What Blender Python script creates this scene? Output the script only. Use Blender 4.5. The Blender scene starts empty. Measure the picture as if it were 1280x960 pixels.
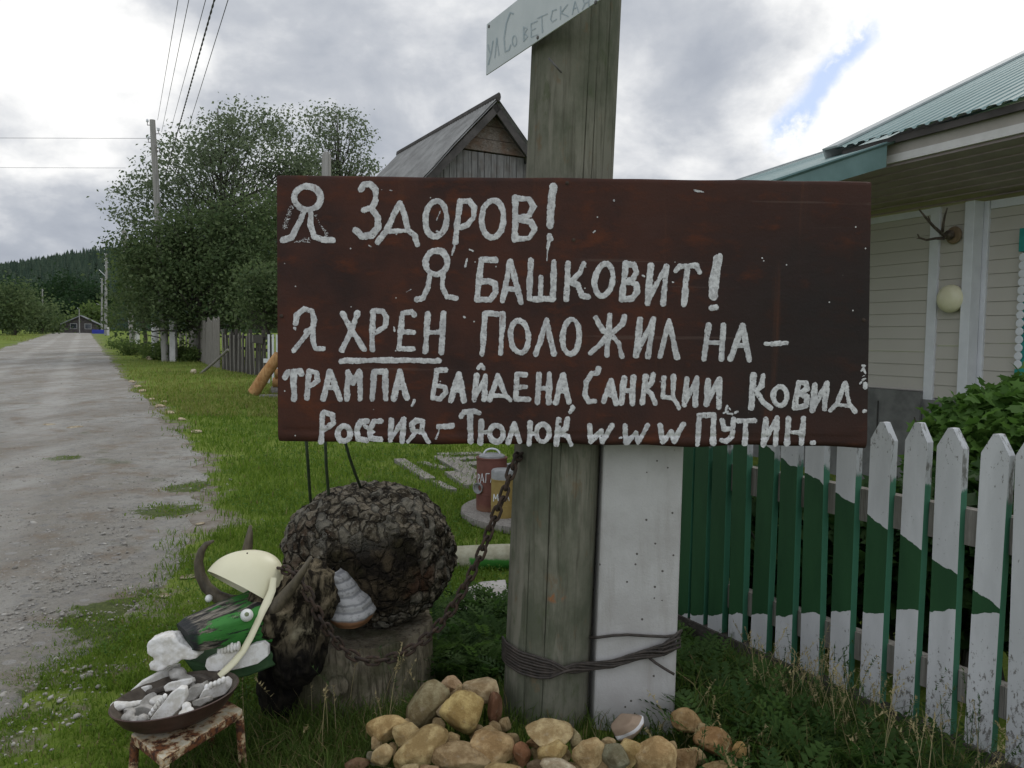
import bpy, bmesh, math, random
import numpy as np
from mathutils import Vector, Matrix, noise as mnoise

random.seed(7)
RNG = np.random.default_rng(11)
S = bpy.context.scene
C = S.collection
R = math.radians

# ------------------------------------------------------------------ camera
F_PX, CX, CY = 979.0, 640.0, 480.0           # focal length and centre, in photograph pixels
CAM = Vector((0.0, 0.0, 1.35))
PITCH, ROLL = math.atan(56 / 979.0), R(0.8)
_F = Vector((0, math.cos(PITCH), -math.sin(PITCH)))
_U0 = Vector((0, math.sin(PITCH), math.cos(PITCH)))
_R0 = Vector((1, 0, 0))
_R = _R0 * math.cos(ROLL) + _U0 * math.sin(ROLL)
_U = -_R0 * math.sin(ROLL) + _U0 * math.cos(ROLL)
cam = bpy.data.cameras.new("camera")
cam.sensor_fit = 'HORIZONTAL'
cam.sensor_width = 36.0
cam.lens = 36.0 * F_PX / 1280.0
cam.clip_start, cam.clip_end = 0.05, 8000
camo = bpy.data.objects.new("camera", cam)
C.objects.link(camo)
camo.matrix_world = Matrix((( _R.x, _U.x, -_F.x, CAM.x), (_R.y, _U.y, -_F.y, CAM.y), (_R.z, _U.z, -_F.z, CAM.z), (0, 0, 0, 1)))
S.camera = camo

def ray(px, py):
    return _F + _R * ((px - CX) / F_PX) + _U * ((CY - py) / F_PX)
def at(px, py, Y):
    """a point of the photograph at the depth Y metres away"""
    d = ray(px, py)
    return CAM + d * (Y / d.y)
def dirpx(px, py):
    return ray(px, py).normalized()

# ------------------------------------------------------------------ node helper
class NT:
    def __init__(s, nt):
        s.nt = nt; s.N = nt.nodes; s.L = nt.links; s.N.clear(); s._tc = None
    def new(s, t, **k):
        n = s.N.new(t)
        for a, v in k.items(): setattr(n, a, v)
        return n
    def put(s, sock, v):
        if v is None: return
        if isinstance(v, bpy.types.NodeSocket): s.L.new(v, sock)
        else:
            if hasattr(sock.default_value, '__len__') and not isinstance(v, (int, float)):
                v = tuple(v)
                if len(sock.default_value) == 4 and len(v) == 3: v = v + (1,)
            sock.default_value = v
    def tc(s, kind='Object'):
        if s._tc is None: s._tc = s.new('ShaderNodeTexCoord')
        return s._tc.outputs[kind]
    def mapping(s, vec, scale=(1, 1, 1), rot=(0, 0, 0), loc=(0, 0, 0)):
        n = s.new('ShaderNodeMapping'); s.put(n.inputs['Vector'], vec)
        n.inputs['Scale'].default_value = scale; n.inputs['Rotation'].default_value = rot; n.inputs['Location'].default_value = loc
        return n.outputs[0]
    def noise(s, scale=5, detail=4, rough=.55, vec=None, dist=0, col=False):
        n = s.new('ShaderNodeTexNoise')
        s.put(n.inputs['Vector'], vec if vec is not None else s.tc())
        n.inputs['Scale'].default_value = scale; n.inputs['Detail'].default_value = detail
        n.inputs['Roughness'].default_value = rough; n.inputs['Distortion'].default_value = dist
        return n.outputs['Color' if col else 'Fac']
    def voro(s, scale=5, vec=None, feature='F1', out='Distance'):
        n = s.new('ShaderNodeTexVoronoi', feature=feature)
        s.put(n.inputs['Vector'], vec if vec is not None else s.tc()); n.inputs['Scale'].default_value = scale
        return n.outputs[out]
    def ramp(s, fac, stops, interp='LINEAR'):
        n = s.new('ShaderNodeValToRGB'); n.color_ramp.interpolation = interp
        e = n.color_ramp.elements
        while len(e) < len(stops): e.new(.5)
        for i, (p, c) in enumerate(stops):
            e[i].position = p
            e[i].color = (c, c, c, 1) if isinstance(c, (int, float)) else tuple(c) + (1,)
        s.put(n.inputs[0], fac); return n.outputs[0]
    def step(s, v, a, b):
        n = s.new('ShaderNodeMapRange', interpolation_type='SMOOTHSTEP'); s.put(n.inputs[0], v)
        s.put(n.inputs[1], a); s.put(n.inputs[2], b)
        return n.outputs[0]
    def math(s, op, a, b=None, c=None, clamp=False):
        n = s.new('ShaderNodeMath', operation=op, use_clamp=clamp)
        for i, v in enumerate((a, b, c)): s.put(n.inputs[i], v)
        return n.outputs[0]
    def vmath(s, op, a, b=None):
        n = s.new('ShaderNodeVectorMath', operation=op); s.put(n.inputs[0], a); s.put(n.inputs[1], b)
        return n.outputs['Value' if op in ('DOT_PRODUCT', 'LENGTH', 'DISTANCE') else 'Vector']
    def mix(s, f, a, b, blend='MIX'):
        n = s.new('ShaderNodeMix', data_type='RGBA', blend_type=blend)
        s.put(n.inputs[0], f); s.put(n.inputs[6], a); s.put(n.inputs[7], b)
        return n.outputs[2]
    def sep(s, v):
        n = s.new('ShaderNodeSeparateXYZ'); s.put(n.inputs[0], v); return n.outputs
    def comb(s, x, y, z):
        n = s.new('ShaderNodeCombineXYZ')
        for i, v in enumerate((x, y, z)): s.put(n.inputs[i], v)
        return n.outputs[0]
    def attr(s, name='tint'):
        return s.new('ShaderNodeAttribute', attribute_name=name).outputs['Color']
    def objcol(s):
        return s.new('ShaderNodeObjectInfo').outputs['Color']
    def pos(s):
        return s.new('ShaderNodeNewGeometry').outputs['Position']
    def bump(s, h, strength=.5, dist=.01, normal=None):
        n = s.new('ShaderNodeBump'); s.put(n.inputs['Height'], h)
        n.inputs['Strength'].default_value = strength; n.inputs['Distance'].default_value = dist
        if normal is not None: s.put(n.inputs['Normal'], normal)
        return n.outputs[0]
    def bsdf(s, col, rough=.8, normal=None, spec=.3, metal=0, transl=0):
        b = s.new('ShaderNodeBsdfPrincipled')
        s.put(b.inputs['Base Color'], col); s.put(b.inputs['Roughness'], rough); s.put(b.inputs['Metallic'], metal)
        s.put(b.inputs['Specular IOR Level'], spec)
        if normal is not None: s.put(b.inputs['Normal'], normal)
        o = s.new('ShaderNodeOutputMaterial'); sh = b.outputs[0]
        if transl:
            t = s.new('ShaderNodeBsdfTranslucent'); s.put(t.inputs[0], col)
            m = s.new('ShaderNodeMixShader'); m.inputs[0].default_value = transl
            s.L.new(sh, m.inputs[1]); s.L.new(t.outputs[0], m.inputs[2]); sh = m.outputs[0]
        s.L.new(sh, o.inputs[0])

# ------------------------------------------------------------------ sky
W = bpy.data.worlds.new("World"); S.world = W; W.use_nodes = True
SUN_EL, SUN_AZ = R(48), R(38)                # azimuth measured from +Y towards +X: ahead and to the right, behind cloud
n = NT(W.node_tree)
g = n.new('ShaderNodeTexCoord').outputs['Generated']
sky = n.new('ShaderNodeTexSky', sky_type='NISHITA'); sky.sun_disc = False
sky.sun_elevation, sky.sun_rotation = SUN_EL, SUN_AZ
d = n.vmath('NORMALIZE', g)
x, y, z = n.sep(d)
den = n.math('ADD', n.math('MAXIMUM', z, 0.0), .42)
uv = n.comb(n.math('DIVIDE', x, den), n.math('DIVIDE', y, den), 0.0)
c1 = n.noise(3.6, 9, .54, n.mapping(uv, loc=(3.4, 1.2, .3)), .25)
c2 = n.noise(1.6, 5, .5, n.mapping(uv, loc=(7.4, 2.2, .9)))
c3 = n.noise(8.5, 7, .58, n.mapping(uv, loc=(1.4, 5.2, .1)), .2)
warp = n.vmath('ADD', d, n.vmath('SCALE', n.vmath('SUBTRACT', n.noise(9, 5, .6, d, col=True), (.5, .5, .5))))
warp.node.inputs[1].links[0].from_node.inputs['Scale'].default_value = .16
dw = n.vmath('NORMALIZE', warp)
def lobe(px, py, r0, r1, vec=dw):
    dot = n.vmath('DOT_PRODUCT', vec, tuple(dirpx(px, py)))
    return n.step(dot, math.cos(R(r0)), math.cos(R(r1)))
b = n.math('MULTIPLY_ADD', n.math('SUBTRACT', c1, .5), 1.45, .38)
b = n.math('MULTIPLY_ADD', n.math('SUBTRACT', c2, .5), .45, b)
b = n.math('MULTIPLY_ADD', n.math('SUBTRACT', c3, .5), .55, b)
b = n.math('MULTIPLY_ADD', lobe(1290, 20, 19, 3), .75, b)
b = n.math('MULTIPLY_ADD', lobe(900, 190, 13, 3), .10, b)
b = n.math('MULTIPLY_ADD', lobe(85, 105, 10, 1), .55, b)
b = n.math('MULTIPLY_ADD', lobe(60, 285, 12, 3), -.20, b)
b = n.math('MULTIPLY_ADD', lobe(640, -700, 50, 10), .2, b)
cloud = n.ramp(b, [(0, (.33, .36, .42)), (.3, (.41, .44, .495)), (.5, (.50, .525, .57)), (.7, (.68, .695, .72)), (1, (1.0, .995, .98))])
cloud10 = n.vmath('SCALE', cloud); back = n.step(n.vmath('DOT_PRODUCT', d, (0, -.75, .66)), .05, .8)  # back: extra brightness added to the unseen sky behind the camera, lighting the foreground
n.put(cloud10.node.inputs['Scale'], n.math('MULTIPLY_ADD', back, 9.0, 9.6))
gap = n.math('MAXIMUM', lobe(1062, 56, 1.9, .5), lobe(1036, 90, 1.8, .5))
gap = n.math('MAXIMUM', gap, lobe(1014, 118, 1.6, .4))
gap = n.math('MAXIMUM', gap, lobe(994, 150, 1.5, .3))
gap = n.math('MULTIPLY', gap, n.step(n.noise(14, 5, .6, d), .38, .52))
streak_n = dirpx(1078, 38).cross(dirpx(980, 172)).normalized(); sw = n.vmath('NORMALIZE', n.vmath('ADD', d, n.vmath('MULTIPLY', n.vmath('SUBTRACT', n.noise(7, 6, .62, d, col=True), (.5, .5, .5)), (.075, .075, .075))))
gap = n.math('MULTIPLY', n.step(n.math('ABSOLUTE', n.vmath('DOT_PRODUCT', sw, tuple(streak_n))), .024, .004), lobe(1030, 104, 5.6, 2.6, sw)); gap = n.math('MULTIPLY', gap, n.step(n.noise(22, 5, .6, d), .30, .50))
skyc = n.vmath('ADD', n.vmath('MULTIPLY', sky.outputs[0], (.25, .25, .25)), (4.0, 4.8, 6.6))
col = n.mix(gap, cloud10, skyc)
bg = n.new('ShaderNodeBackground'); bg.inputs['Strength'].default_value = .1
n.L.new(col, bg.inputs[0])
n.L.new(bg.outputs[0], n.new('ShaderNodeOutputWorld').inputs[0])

sun = bpy.data.lights.new("sun", 'SUN'); sun.energy = .7; sun.angle = R(22); sun.color = (1, .96, .9)
suno = bpy.data.objects.new("sun", sun); C.objects.link(suno)
sd = Vector((math.sin(SUN_AZ) * math.cos(SUN_EL), math.cos(SUN_AZ) * math.cos(SUN_EL), math.sin(SUN_EL)))
suno.rotation_euler = sd.to_track_quat('Z', 'Y').to_euler()
S.view_settings.view_transform = 'Standard'; S.view_settings.look = 'None'
S.view_settings.exposure = 0.22; S.view_settings.gamma = 1
S.render.engine = 'CYCLES'
S.cycles.max_bounces = 6; S.cycles.diffuse_bounces = 3; S.cycles.transparent_max_bounces = 6

# ------------------------------------------------------------------ street frame and terrain
SD = Vector((-.480, .877, 0)); SN = Vector((.877, .480, 0))     # along the street, and across it towards the houses
def ca(x, y): return x * SN.x + y * SN.y, x * SD.x + y * SD.y   # (across, along)

def lattice(seed, n=256): return np.random.default_rng(seed).random((n, n))
_LAT = {}
def vnoise(x, y, scale, seed=0):
    if seed not in _LAT: _LAT[seed] = lattice(seed)
    L = _LAT[seed]; x = np.asarray(x, float) * scale + 1000; y = np.asarray(y, float) * scale + 1000
    xi = np.floor(x).astype(int); yi = np.floor(y).astype(int); fx = x - xi; fy = y - yi
    fx = fx * fx * (3 - 2 * fx); fy = fy * fy * (3 - 2 * fy); m = 255
    a = L[xi & m, yi & m]; b_ = L[(xi + 1) & m, yi & m]; c = L[xi & m, (yi + 1) & m]; d_ = L[(xi + 1) & m, (yi + 1) & m]
    return (a * (1 - fx) + b_ * fx) * (1 - fy) + (c * (1 - fx) + d_ * fx) * fy
def fbm(x, y, scale, seed=0, octv=4):
    t = 0; a = 1; n_ = 0
    for i in range(octv):
        t = t + vnoise(x, y, scale * 2 ** i, seed + i) * a; n_ += a; a *= .5
    return t / n_

def gz(x, y):
    x = np.asarray(x, float); y = np.asarray(y, float)
    r = np.clip(y - 9, 0, 165); z = .0125 * r * r / (r + 7)
    z = z + .13 * np.exp(-(((x - .02) / .42) ** 2 + ((y - 2.42) / .33) ** 2))
    z = z + .05 * np.exp(-(((x - .62) / .25) ** 2 + ((y - 2.45) / .25) ** 2))
    c, a = ca(x, y)
    z = z + np.clip(c - 1.2, 0, 1) * (fbm(x, y, .9, 40) - .5) * .06
    return z
def ground(px, py):
    dr = ray(px, py); t = 1.0; z0 = 0
    for _ in range(30):
        t = (z0 - CAM.z) / dr.z if dr.z < -1e-5 else 400
        p = CAM + dr * t; z0 = float(gz(p.x, p.y))
    return CAM + dr * t

EDGE_A = [-50, 2.4, 3.17, 3.66, 4.48, 6.08, 7.7, 11.3, 27.9, 200]
EDGE_C = [-.5, -.42, -.24, 0, .36, .87, 1.1, 1.25, 1.1, 1.1]
def redge(a): return np.interp(a, EDGE_A, EDGE_C)
def roadness(x, y):
    """> 0 on the road, metres from its right edge"""
    c, a = ca(x, y)
    e = redge(a) + (fbm(x, y, 1.6, 60) - .5) * .9 + (fbm(x, y, 9, 64) - .5) * .3
    return np.minimum(e - c, c + 4.2 + (fbm(x, y, .6, 66) - .5) * 1.2)

# ------------------------------------------------------------------ object helpers
ORG = {}
def tag(o, label=None, cat=None, group=None, kind=None):
    if label: o['label'] = label
    if cat: o['category'] = cat
    if group: o['group'] = group
    if kind: o['kind'] = kind
    return o
def thing(name, loc, label, cat, group=None):
    o = bpy.data.objects.new(name, None); C.objects.link(o)
    o.location = loc; o.empty_display_size = .1
    ORG[o] = Vector(loc)
    return tag(o, label, cat, group)
def link(name, me, parent=None, org=None, mats=()):
    o = bpy.data.objects.new(name, me)
    for m in mats: me.materials.append(m)
    C.objects.link(o)
    if parent is not None:
        o.parent = parent; ORG[o] = ORG[parent]
    else:
        ORG[o] = Vector(org); o.location = org
    return o
def arr_mesh(name, V, T, mats, parent=None, org=None, tint=None, smooth=False, midx=None):
    """one mesh object from numpy arrays (faces all of one size)"""
    V = np.asarray(V, np.float32); T = np.asarray(T, np.int32)
    if org is None: org = ORG[parent] if parent is not None else Vector((float(V[:, 0].mean()), float(V[:, 1].mean()), float(V[:, 2].min())))
    V = V - np.array(org, np.float32)
    me = bpy.data.meshes.new(name); k = T.shape[1]
    me.vertices.add(len(V)); me.vertices.foreach_set('co', V.ravel())
    me.loops.add(T.size); me.loops.foreach_set('vertex_index', T.ravel())
    me.polygons.add(len(T)); me.polygons.foreach_set('loop_start', np.arange(0, T.size, k, dtype=np.int32))
    if smooth: me.polygons.foreach_set('use_smooth', np.ones(len(T), bool))
    if midx is not None: me.polygons.foreach_set('material_index', np.asarray(midx, np.int32))
    me.update(calc_edges=True)
    if tint is not None:
        at_ = me.attributes.new('tint', 'FLOAT_COLOR', 'POINT')
        t4 = np.ones((len(V), 4), np.float32); t4[:, :3] = tint; at_.data.foreach_set('color', t4.ravel())
    return link(name, me, parent, org, mats if isinstance(mats, (list, tuple)) else [mats])

class MB:
    def __init__(s): s.v = []; s.f = []; s.m = []
    def add(s, vs, fs, mi=0):
        o = len(s.v); s.v += [Vector(p) for p in vs]
        for f in fs: s.f.append([i + o for i in f]); s.m.append(mi)
        return s
    def hexa(s, p, mi=0):      # 8 corners: bottom ring 0-3, top ring 4-7
        return s.add(p, [(3, 2, 1, 0), (4, 5, 6, 7), (0, 1, 5, 4), (1, 2, 6, 5), (2, 3, 7, 6), (3, 0, 4, 7)], mi)
    def box(s, o, ex, ey, ez, mi=0):   # corner o and three edge vectors
        o, ex, ey, ez = map(Vector, (o, ex, ey, ez))
        return s.hexa([o, o + ex, o + ex + ey, o + ey, o + ez, o + ex + ez, o + ex + ey + ez, o + ey + ez], mi)
    def tube(s, pts, rad, n=10, mi=0, caps=True, jit=0, flat=1.0, up=None):
        pts = [Vector(p) for p in pts]
        if isinstance(rad, (int, float)): rad = [rad] * len(pts)
        rings = []; prev = None
        for i, p in enumerate(pts):
            t = (pts[min(i + 1, len(pts) - 1)] - pts[max(i - 1, 0)]).normalized()
            if prev is None:
                a = Vector(up) if up is not None else (Vector((0, 0, 1)) if abs(t.z) < .9 else Vector((1, 0, 0)))
                u = (a - t * a.dot(t)).normalized()
            else: u = (prev - t * prev.dot(t)).normalized()
            prev = u; w = t.cross(u); ring = []
            for k in range(n):
                an = 2 * math.pi * k / n; r = rad[i] * (1 + random.uniform(-jit, jit))
                ring.append(p + u * math.cos(an) * r + w * math.sin(an) * r * flat)
            rings.append(ring)
        vs = [q for r in rings for q in r]; fs = []
        for i in range(len(pts) - 1):
            for k in range(n):
                k2 = (k + 1) % n
                fs.append((i * n + k, i * n + k2, (i + 1) * n + k2, (i + 1) * n + k))
        if caps: fs.append(tuple(range(n - 1, -1, -1))); fs.append(tuple(range((len(pts) - 1) * n, len(pts) * n)))
        return s.add(vs, fs, mi)
    def lathe(s, c, prof, n=32, axis=(0, 0, 1), mi=0, capb=True, capt=True):
        ax = Vector(axis).normalized(); c = Vector(c)
        u = ax.orthogonal().normalized(); w = ax.cross(u)
        vs = []; fs = []
        for r, h in prof:
            for k in range(n):
                an = 2 * math.pi * k / n; vs.append(c + ax * h + u * math.cos(an) * r + w * math.sin(an) * r)
        for i in range(len(prof) - 1):
            for k in range(n):
                k2 = (k + 1) % n; fs.append((i * n + k, i * n + k2, (i + 1) * n + k2, (i + 1) * n + k))
        if capb: fs.append(tuple(range(n - 1, -1, -1)))
        if capt: fs.append(tuple(range((len(prof) - 1) * n, len(prof) * n)))
        return s.add(vs, fs, mi)
    def ico(s, c, rx, ry, rz, sub=3, disp=None, rot=None, mi=0):
        bm = bmesh.new(); bmesh.ops.create_icosphere(bm, subdivisions=sub, radius=1)
        vs = []
        for v in bm.verts:
            p = v.co.copy(); k = 1 + (disp(p) if disp else 0)
            q = Vector((p.x * rx * k, p.y * ry * k, p.z * rz * k))
            if rot is not None: q = rot @ q
            vs.append(Vector(c) + q)
        fs = [tuple(v.index for v in f.verts) for f in bm.faces]; bm.free()
        return s.add(vs, fs, mi)
    def grid(s, fn, nu, nv, mi=0, closed_u=False):
        vs = [fn(i / (nu if closed_u else nu - 1), j / (nv - 1)) for j in range(nv) for i in range(nu)]
        fs = []
        for j in range(nv - 1):
            for i in range(nu if closed_u else nu - 1):
                i2 = (i + 1) % nu
                fs.append((j * nu + i, j * nu + i2, (j + 1) * nu + i2, (j + 1) * nu + i))
        return s.add(vs, fs, mi)
    def prism(s, outline, depth, mi=0):   # outline: list of 3-D points, pushed along the vector depth
        n = len(outline); dv = Vector(depth); a = [Vector(p) for p in outline]
        fs = [tuple(range(n)), tuple(range(2 * n - 1, n - 1, -1))]
        for i in range(n): j = (i + 1) % n; fs.append((j, i, i + n, j + n))
        return s.add(a + [p + dv for p in a], fs, mi)
    def build(s, name, mats, parent=None, org=None, smooth=None, bevel=0, normals=True):
        xs = [v for v in s.v]
        if org is None:
            org = ORG[parent] if parent is not None else Vector((sum(v.x for v in xs) / len(xs), sum(v.y for v in xs) / len(xs), min(v.z for v in xs)))
        me = bpy.data.meshes.new(name)
        me.from_pydata([v - Vector(org) for v in xs], [], s.f)
        me.polygons.foreach_set('material_index', s.m)
        if normals:
            bm = bmesh.new(); bm.from_mesh(me); bmesh.ops.recalc_face_normals(bm, faces=bm.faces); bm.to_mesh(me); bm.free()
        if smooth is not None:
            me.polygons.foreach_set('use_smooth', [True] * len(me.polygons))
            if smooth < 180: me.set_sharp_from_angle(angle=R(smooth))
        me.update()
        o = link(name, me, parent, org, mats if isinstance(mats, (list, tuple)) else [mats])
        if bevel:
            b_ = o.modifiers.new('bevel', 'BEVEL'); b_.width = bevel; b_.segments = 2; b_.limit_method = 'ANGLE'
        return o

def frames(n, tilt=1.0):
    """n random rotation matrices, tilt 0 = all facing up"""
    th = RNG.random(n) * 2 * np.pi; ph = np.arccos(1 - tilt * (1 - np.cos(np.pi)) / 2 * RNG.random(n)) if tilt else np.zeros(n)
    nz = np.cos(ph); s_ = np.sin(ph); N_ = np.stack([s_ * np.cos(th), s_ * np.sin(th), nz], 1)
    r = RNG.normal(size=(n, 3)); u = r - N_ * (r * N_).sum(1, keepdims=True); u /= np.linalg.norm(u, axis=1, keepdims=True)
    w = np.cross(N_, u); return np.stack([u, w, N_], 2)
def scatter(P, size, M, tv, tt):
    """template (tv, tt) copied to the points P into one vertex and face array"""
    P = np.asarray(P); n_ = len(P); tv = np.asarray(tv, float); k = len(tv)
    size = np.broadcast_to(np.asarray(size, float).reshape(n_, -1), (n_, 3)) if np.ndim(size) else np.full((n_, 3), size)
    V = np.einsum('nij,nkj->nki', M, tv[None] * size[:, None, :]) + P[:, None, :]
    T = (np.asarray(tt)[None] + (np.arange(n_) * k)[:, None, None]).reshape(-1, len(tt[0]))
    return V.reshape(-1, 3), T, k
LEAF = ([(0, 0, 0), (.5, -.28, .06), (1, 0, -.05), (.5, .28, .06)], [(0, 1, 2), (0, 2, 3)])
LOBED = ([(0, 0, 0), (.15, -.42, .05), (.48, -.30, 0), (.62, -.55, .02), (.72, -.2, .03), (1.05, 0, -.12), (.72, .2, .03), (.62, .55, .02), (.48, .30, 0), (.15, .42, .05)],
         [(0, 1, 2), (0, 2, 4), (2, 3, 4), (0, 4, 6), (4, 5, 6), (0, 6, 8), (6, 7, 8), (0, 8, 9)])
def blades(P, h, w, lean=.5, col=((.05, .09, .015), (.09, .13, .03)), dry=0):
    n_ = len(P); th = RNG.random(n_) * 2 * np.pi; d = np.stack([np.cos(th), np.sin(th), 0 * th], 1)
    wdir = np.stack([-np.sin(th), np.cos(th), 0 * th], 1)
    ph = RNG.random(n_) * 2 * np.pi; wdir = wdir * np.cos(ph)[:, None] + d * np.sin(ph)[:, None] * .7
    h = h * (.55 + .75 * RNG.random(n_)); L = lean * (.2 + RNG.random(n_))
    up = np.array([0, 0, 1.0]); P = np.asarray(P)
    mid = P + up * (h * .58)[:, None] + d * (h * L * .3)[:, None]
    tip = P + up * (h * (1 - .25 * L))[:, None] + d * (h * L)[:, None]
    w = w * (.6 + .8 * RNG.random(n_)); wv = wdir * (w / 2)[:, None]
    V = np.stack([P - wv, P + wv, mid - wv * .8, mid + wv * .8, tip], 1).reshape(-1, 3)
    T = np.array([(0, 1, 3), (0, 3, 2), (2, 3, 4)])[None] + (np.arange(n_) * 5)[:, None, None]
    t = RNG.random((n_, 1)); c = np.array(col[0]) * (1 - t) + np.array(col[1]) * t
    if dry:
        k = RNG.random(n_) < dry; c[k] = np.array((.24, .20, .09)) * (.7 + .5 * RNG.random((k.sum(), 1)))
    return V, T.reshape(-1, 3), np.repeat(c, 5, 0)
def merge(parts):
    V = []; T = []; K = []; o = 0
    for v, t, c in parts:
        V.append(v); T.append(t + o); K.append(c); o += len(v)
    return np.concatenate(V), np.concatenate(T), np.concatenate(K)

# ------------------------------------------------------------------ materials
M = {}
def mat(name):
    m = bpy.data.materials.new(name); m.use_nodes = True; M[name] = m
    return NT(m.node_tree)
def simple(name, c1, c2, scale=8, rough=.8, bump=.3, dist=.004, spec=.3, stretch=(1, 1, 1), metal=0, detail=6):
    n = mat(name); v = n.mapping(n.tc(), scale=stretch)
    f = n.noise(scale, detail, .6, v)
    n.bsdf(n.mix(n.step(f, .3, .7), c1, c2), rough, n.bump(n.noise(scale * 4, 5, .6, v), bump, dist), spec, metal)
def tinted(name, rough=.7, transl=.25, spec=.2):
    n = mat(name); n.bsdf(n.attr(), rough, None, spec, 0, transl)

# ground: soil showing near the road, grass colours elsewhere
n = mat('soil_grass'); P = n.pos()
f1 = n.noise(.7, 5, .6, P); f2 = n.noise(6, 6, .6, P); f3 = n.noise(60, 4, .6, P)
green = n.mix(n.step(f1, .35, .65), (.095, .145, .018), (.15, .195, .035))
green = n.mix(n.math('MULTIPLY', n.step(f3, .45, .75), .5), green, (.18, .19, .06))
dirt = n.mix(n.step(f2, .3, .7), (.15, .125, .095), (.25, .23, .20))
a = n.attr('grassy'); k = n.math('ADD', n.sep(a)[0], n.math('MULTIPLY', n.math('SUBTRACT', f2, .5), 1.1))
n.bsdf(n.mix(n.step(k, .35, .6), dirt, green), .95, n.bump(n.math('ADD', f2, n.math('MULTIPLY', f3, .4)), .6, .04), .1)

n = mat('dirt_road'); P = n.pos()
sx = n.mapping(P, rot=(0, 0, -R(28.7)), scale=(1, .25, 1))
f1 = n.noise(.9, 6, .6, sx); f2 = n.noise(7, 7, .65, P); f3 = n.noise(55, 5, .7, P); vo = n.voro(26, P); vc = n.voro(26, P, out='Color')
col = n.mix(n.step(f1, .35, .68), (.285, .262, .222), (.41, .40, .365))
col = n.mix(n.step(f2, .46, .74), col, (.24, .23, .212))
col = n.mix(n.math('MULTIPLY', n.step(n.noise(2.2, 6, .65, P), .5, .66), .6), col, (.225, .172, .118))
peb = n.math('MULTIPLY', n.math('LESS_THAN', vo, .30), n.math('GREATER_THAN', n.sep(vc)[0], .62))
col = n.mix(n.math('MULTIPLY', peb, .75), col, n.mix(n.sep(vc)[1], (.15, .15, .15), (.42, .40, .37)))
col = n.mix(n.math('MULTIPLY', n.step(f3, .5, .7), .4), col, (.15, .135, .115))
gr = n.step(n.noise(1.3, 7, .7, n.mapping(P, loc=(3, 8, 1))), .60, .70)
col = n.mix(n.math('MULTIPLY', gr, .45), col, (.085, .105, .035))
ga = n.sep(n.attr('grassy'))[0]; gk = n.step(n.math('ADD', ga, n.math('MULTIPLY', n.math('SUBTRACT', n.noise(11, 7, .7, P), .5), 1.5)), .42, .62)
col = n.mix(n.math('MULTIPLY', gk, .88), col, n.mix(n.step(f3, .35, .65), (.055, .085, .018), (.12, .15, .04)))
cx = n.vmath('DOT_PRODUCT', P, (.877, .480, 0)); wv = n.math('ADD', cx, n.math('MULTIPLY', n.math('SUBTRACT', n.noise(.5, 3, .5, P), .5), .8)); rut = n.math('MAXIMUM', n.step(n.math('ABSOLUTE', n.math('ADD', wv, .55)), .38, .12), n.step(n.math('ABSOLUTE', n.math('ADD', wv, 2.35)), .38, .12)); col = n.mix(n.math('MULTIPLY', rut, n.math('MULTIPLY', n.step(f1, .3, .6), .5)), col, (.46, .44, .40))
v2 = n.voro(9, n.mapping(P, loc=(2, 1, 0))); v2c = n.voro(9, n.mapping(P, loc=(2, 1, 0)), out='Color'); slab = n.math('MULTIPLY', n.math('LESS_THAN', n.math('ADD', v2, n.math('MULTIPLY', f2, .3)), .42), n.math('GREATER_THAN', n.sep(v2c)[0], .72)); col = n.mix(n.math('MULTIPLY', slab, .6), col, n.mix(n.sep(v2c)[1], (.22, .215, .21), (.42, .405, .38)))
h = n.math('ADD', n.math('ADD', n.math('MULTIPLY', f2, 1.4), n.math('MULTIPLY', f3, .5)), n.math('MULTIPLY', n.math('ADD', peb, slab), .4))
n.bsdf(col, .95, n.bump(h, 1, .05), .1)

n = mat('far_slope'); n.bsdf(n.mix(n.noise(.02, 4, .6, n.pos()), (.012, .028, .012), (.03, .055, .02)), 1, None, 0)
for nm, tr in (('grass_blade', .5), ('leaf', .5), ('needle', .1)): tinted(nm, .65, tr)
tinted('pebble', .9, 0, .2)

# sign sheet: brown paint over rust
n = mat('rusty_sheet'); o = n.tc(); ox, oy, oz = n.sep(o)
f1 = n.noise(3.2, 7, .62, o); f2 = n.noise(14, 6, .65, n.mapping(o, scale=(.5, 1, 1))); f3 = n.noise(120, 4, .6, o)
col = n.mix(n.step(f1, .32, .66), (.030, .016, .013), (.064, .024, .015))
col = n.mix(n.math('MULTIPLY', n.step(f2, .50, .72), .75), col, (.105, .032, .014))
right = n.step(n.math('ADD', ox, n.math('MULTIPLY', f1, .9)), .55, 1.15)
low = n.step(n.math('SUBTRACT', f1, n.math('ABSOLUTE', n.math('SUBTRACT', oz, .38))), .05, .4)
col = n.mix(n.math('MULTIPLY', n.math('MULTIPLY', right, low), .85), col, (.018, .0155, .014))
col = n.mix(n.math('MULTIPLY', n.step(f3, .55, .8), .4), col, (.035, .024, .022))
sp = n.math('MULTIPLY', n.math('LESS_THAN', n.voro(30, o), .07), n.math('GREATER_THAN', n.sep(n.voro(30, o, out='Color'))[0], .8))
col = n.mix(sp, col, (.5, .49, .47))
run = n.noise(13, 5, .6, n.mapping(o, scale=(1, 1, .06), loc=(4, 1, 2))); col = n.mix(n.math('MULTIPLY', n.step(run, .57, .70), .55), col, (.085, .034, .018)); scr = n.noise(30, 4, .6, n.mapping(o, scale=(.03, 1, 1.3), rot=(0, .1, 0))); col = n.mix(n.math('MULTIPLY', n.step(scr, .66, .72), .35), col, (.11, .075, .06))
n.bsdf(col, n.ramp(f2, [(.2, .6), (.8, .85)]), n.bump(n.math('ADD', f3, n.math('MULTIPLY', f2, 2)), .35, .003), .2)

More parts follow.
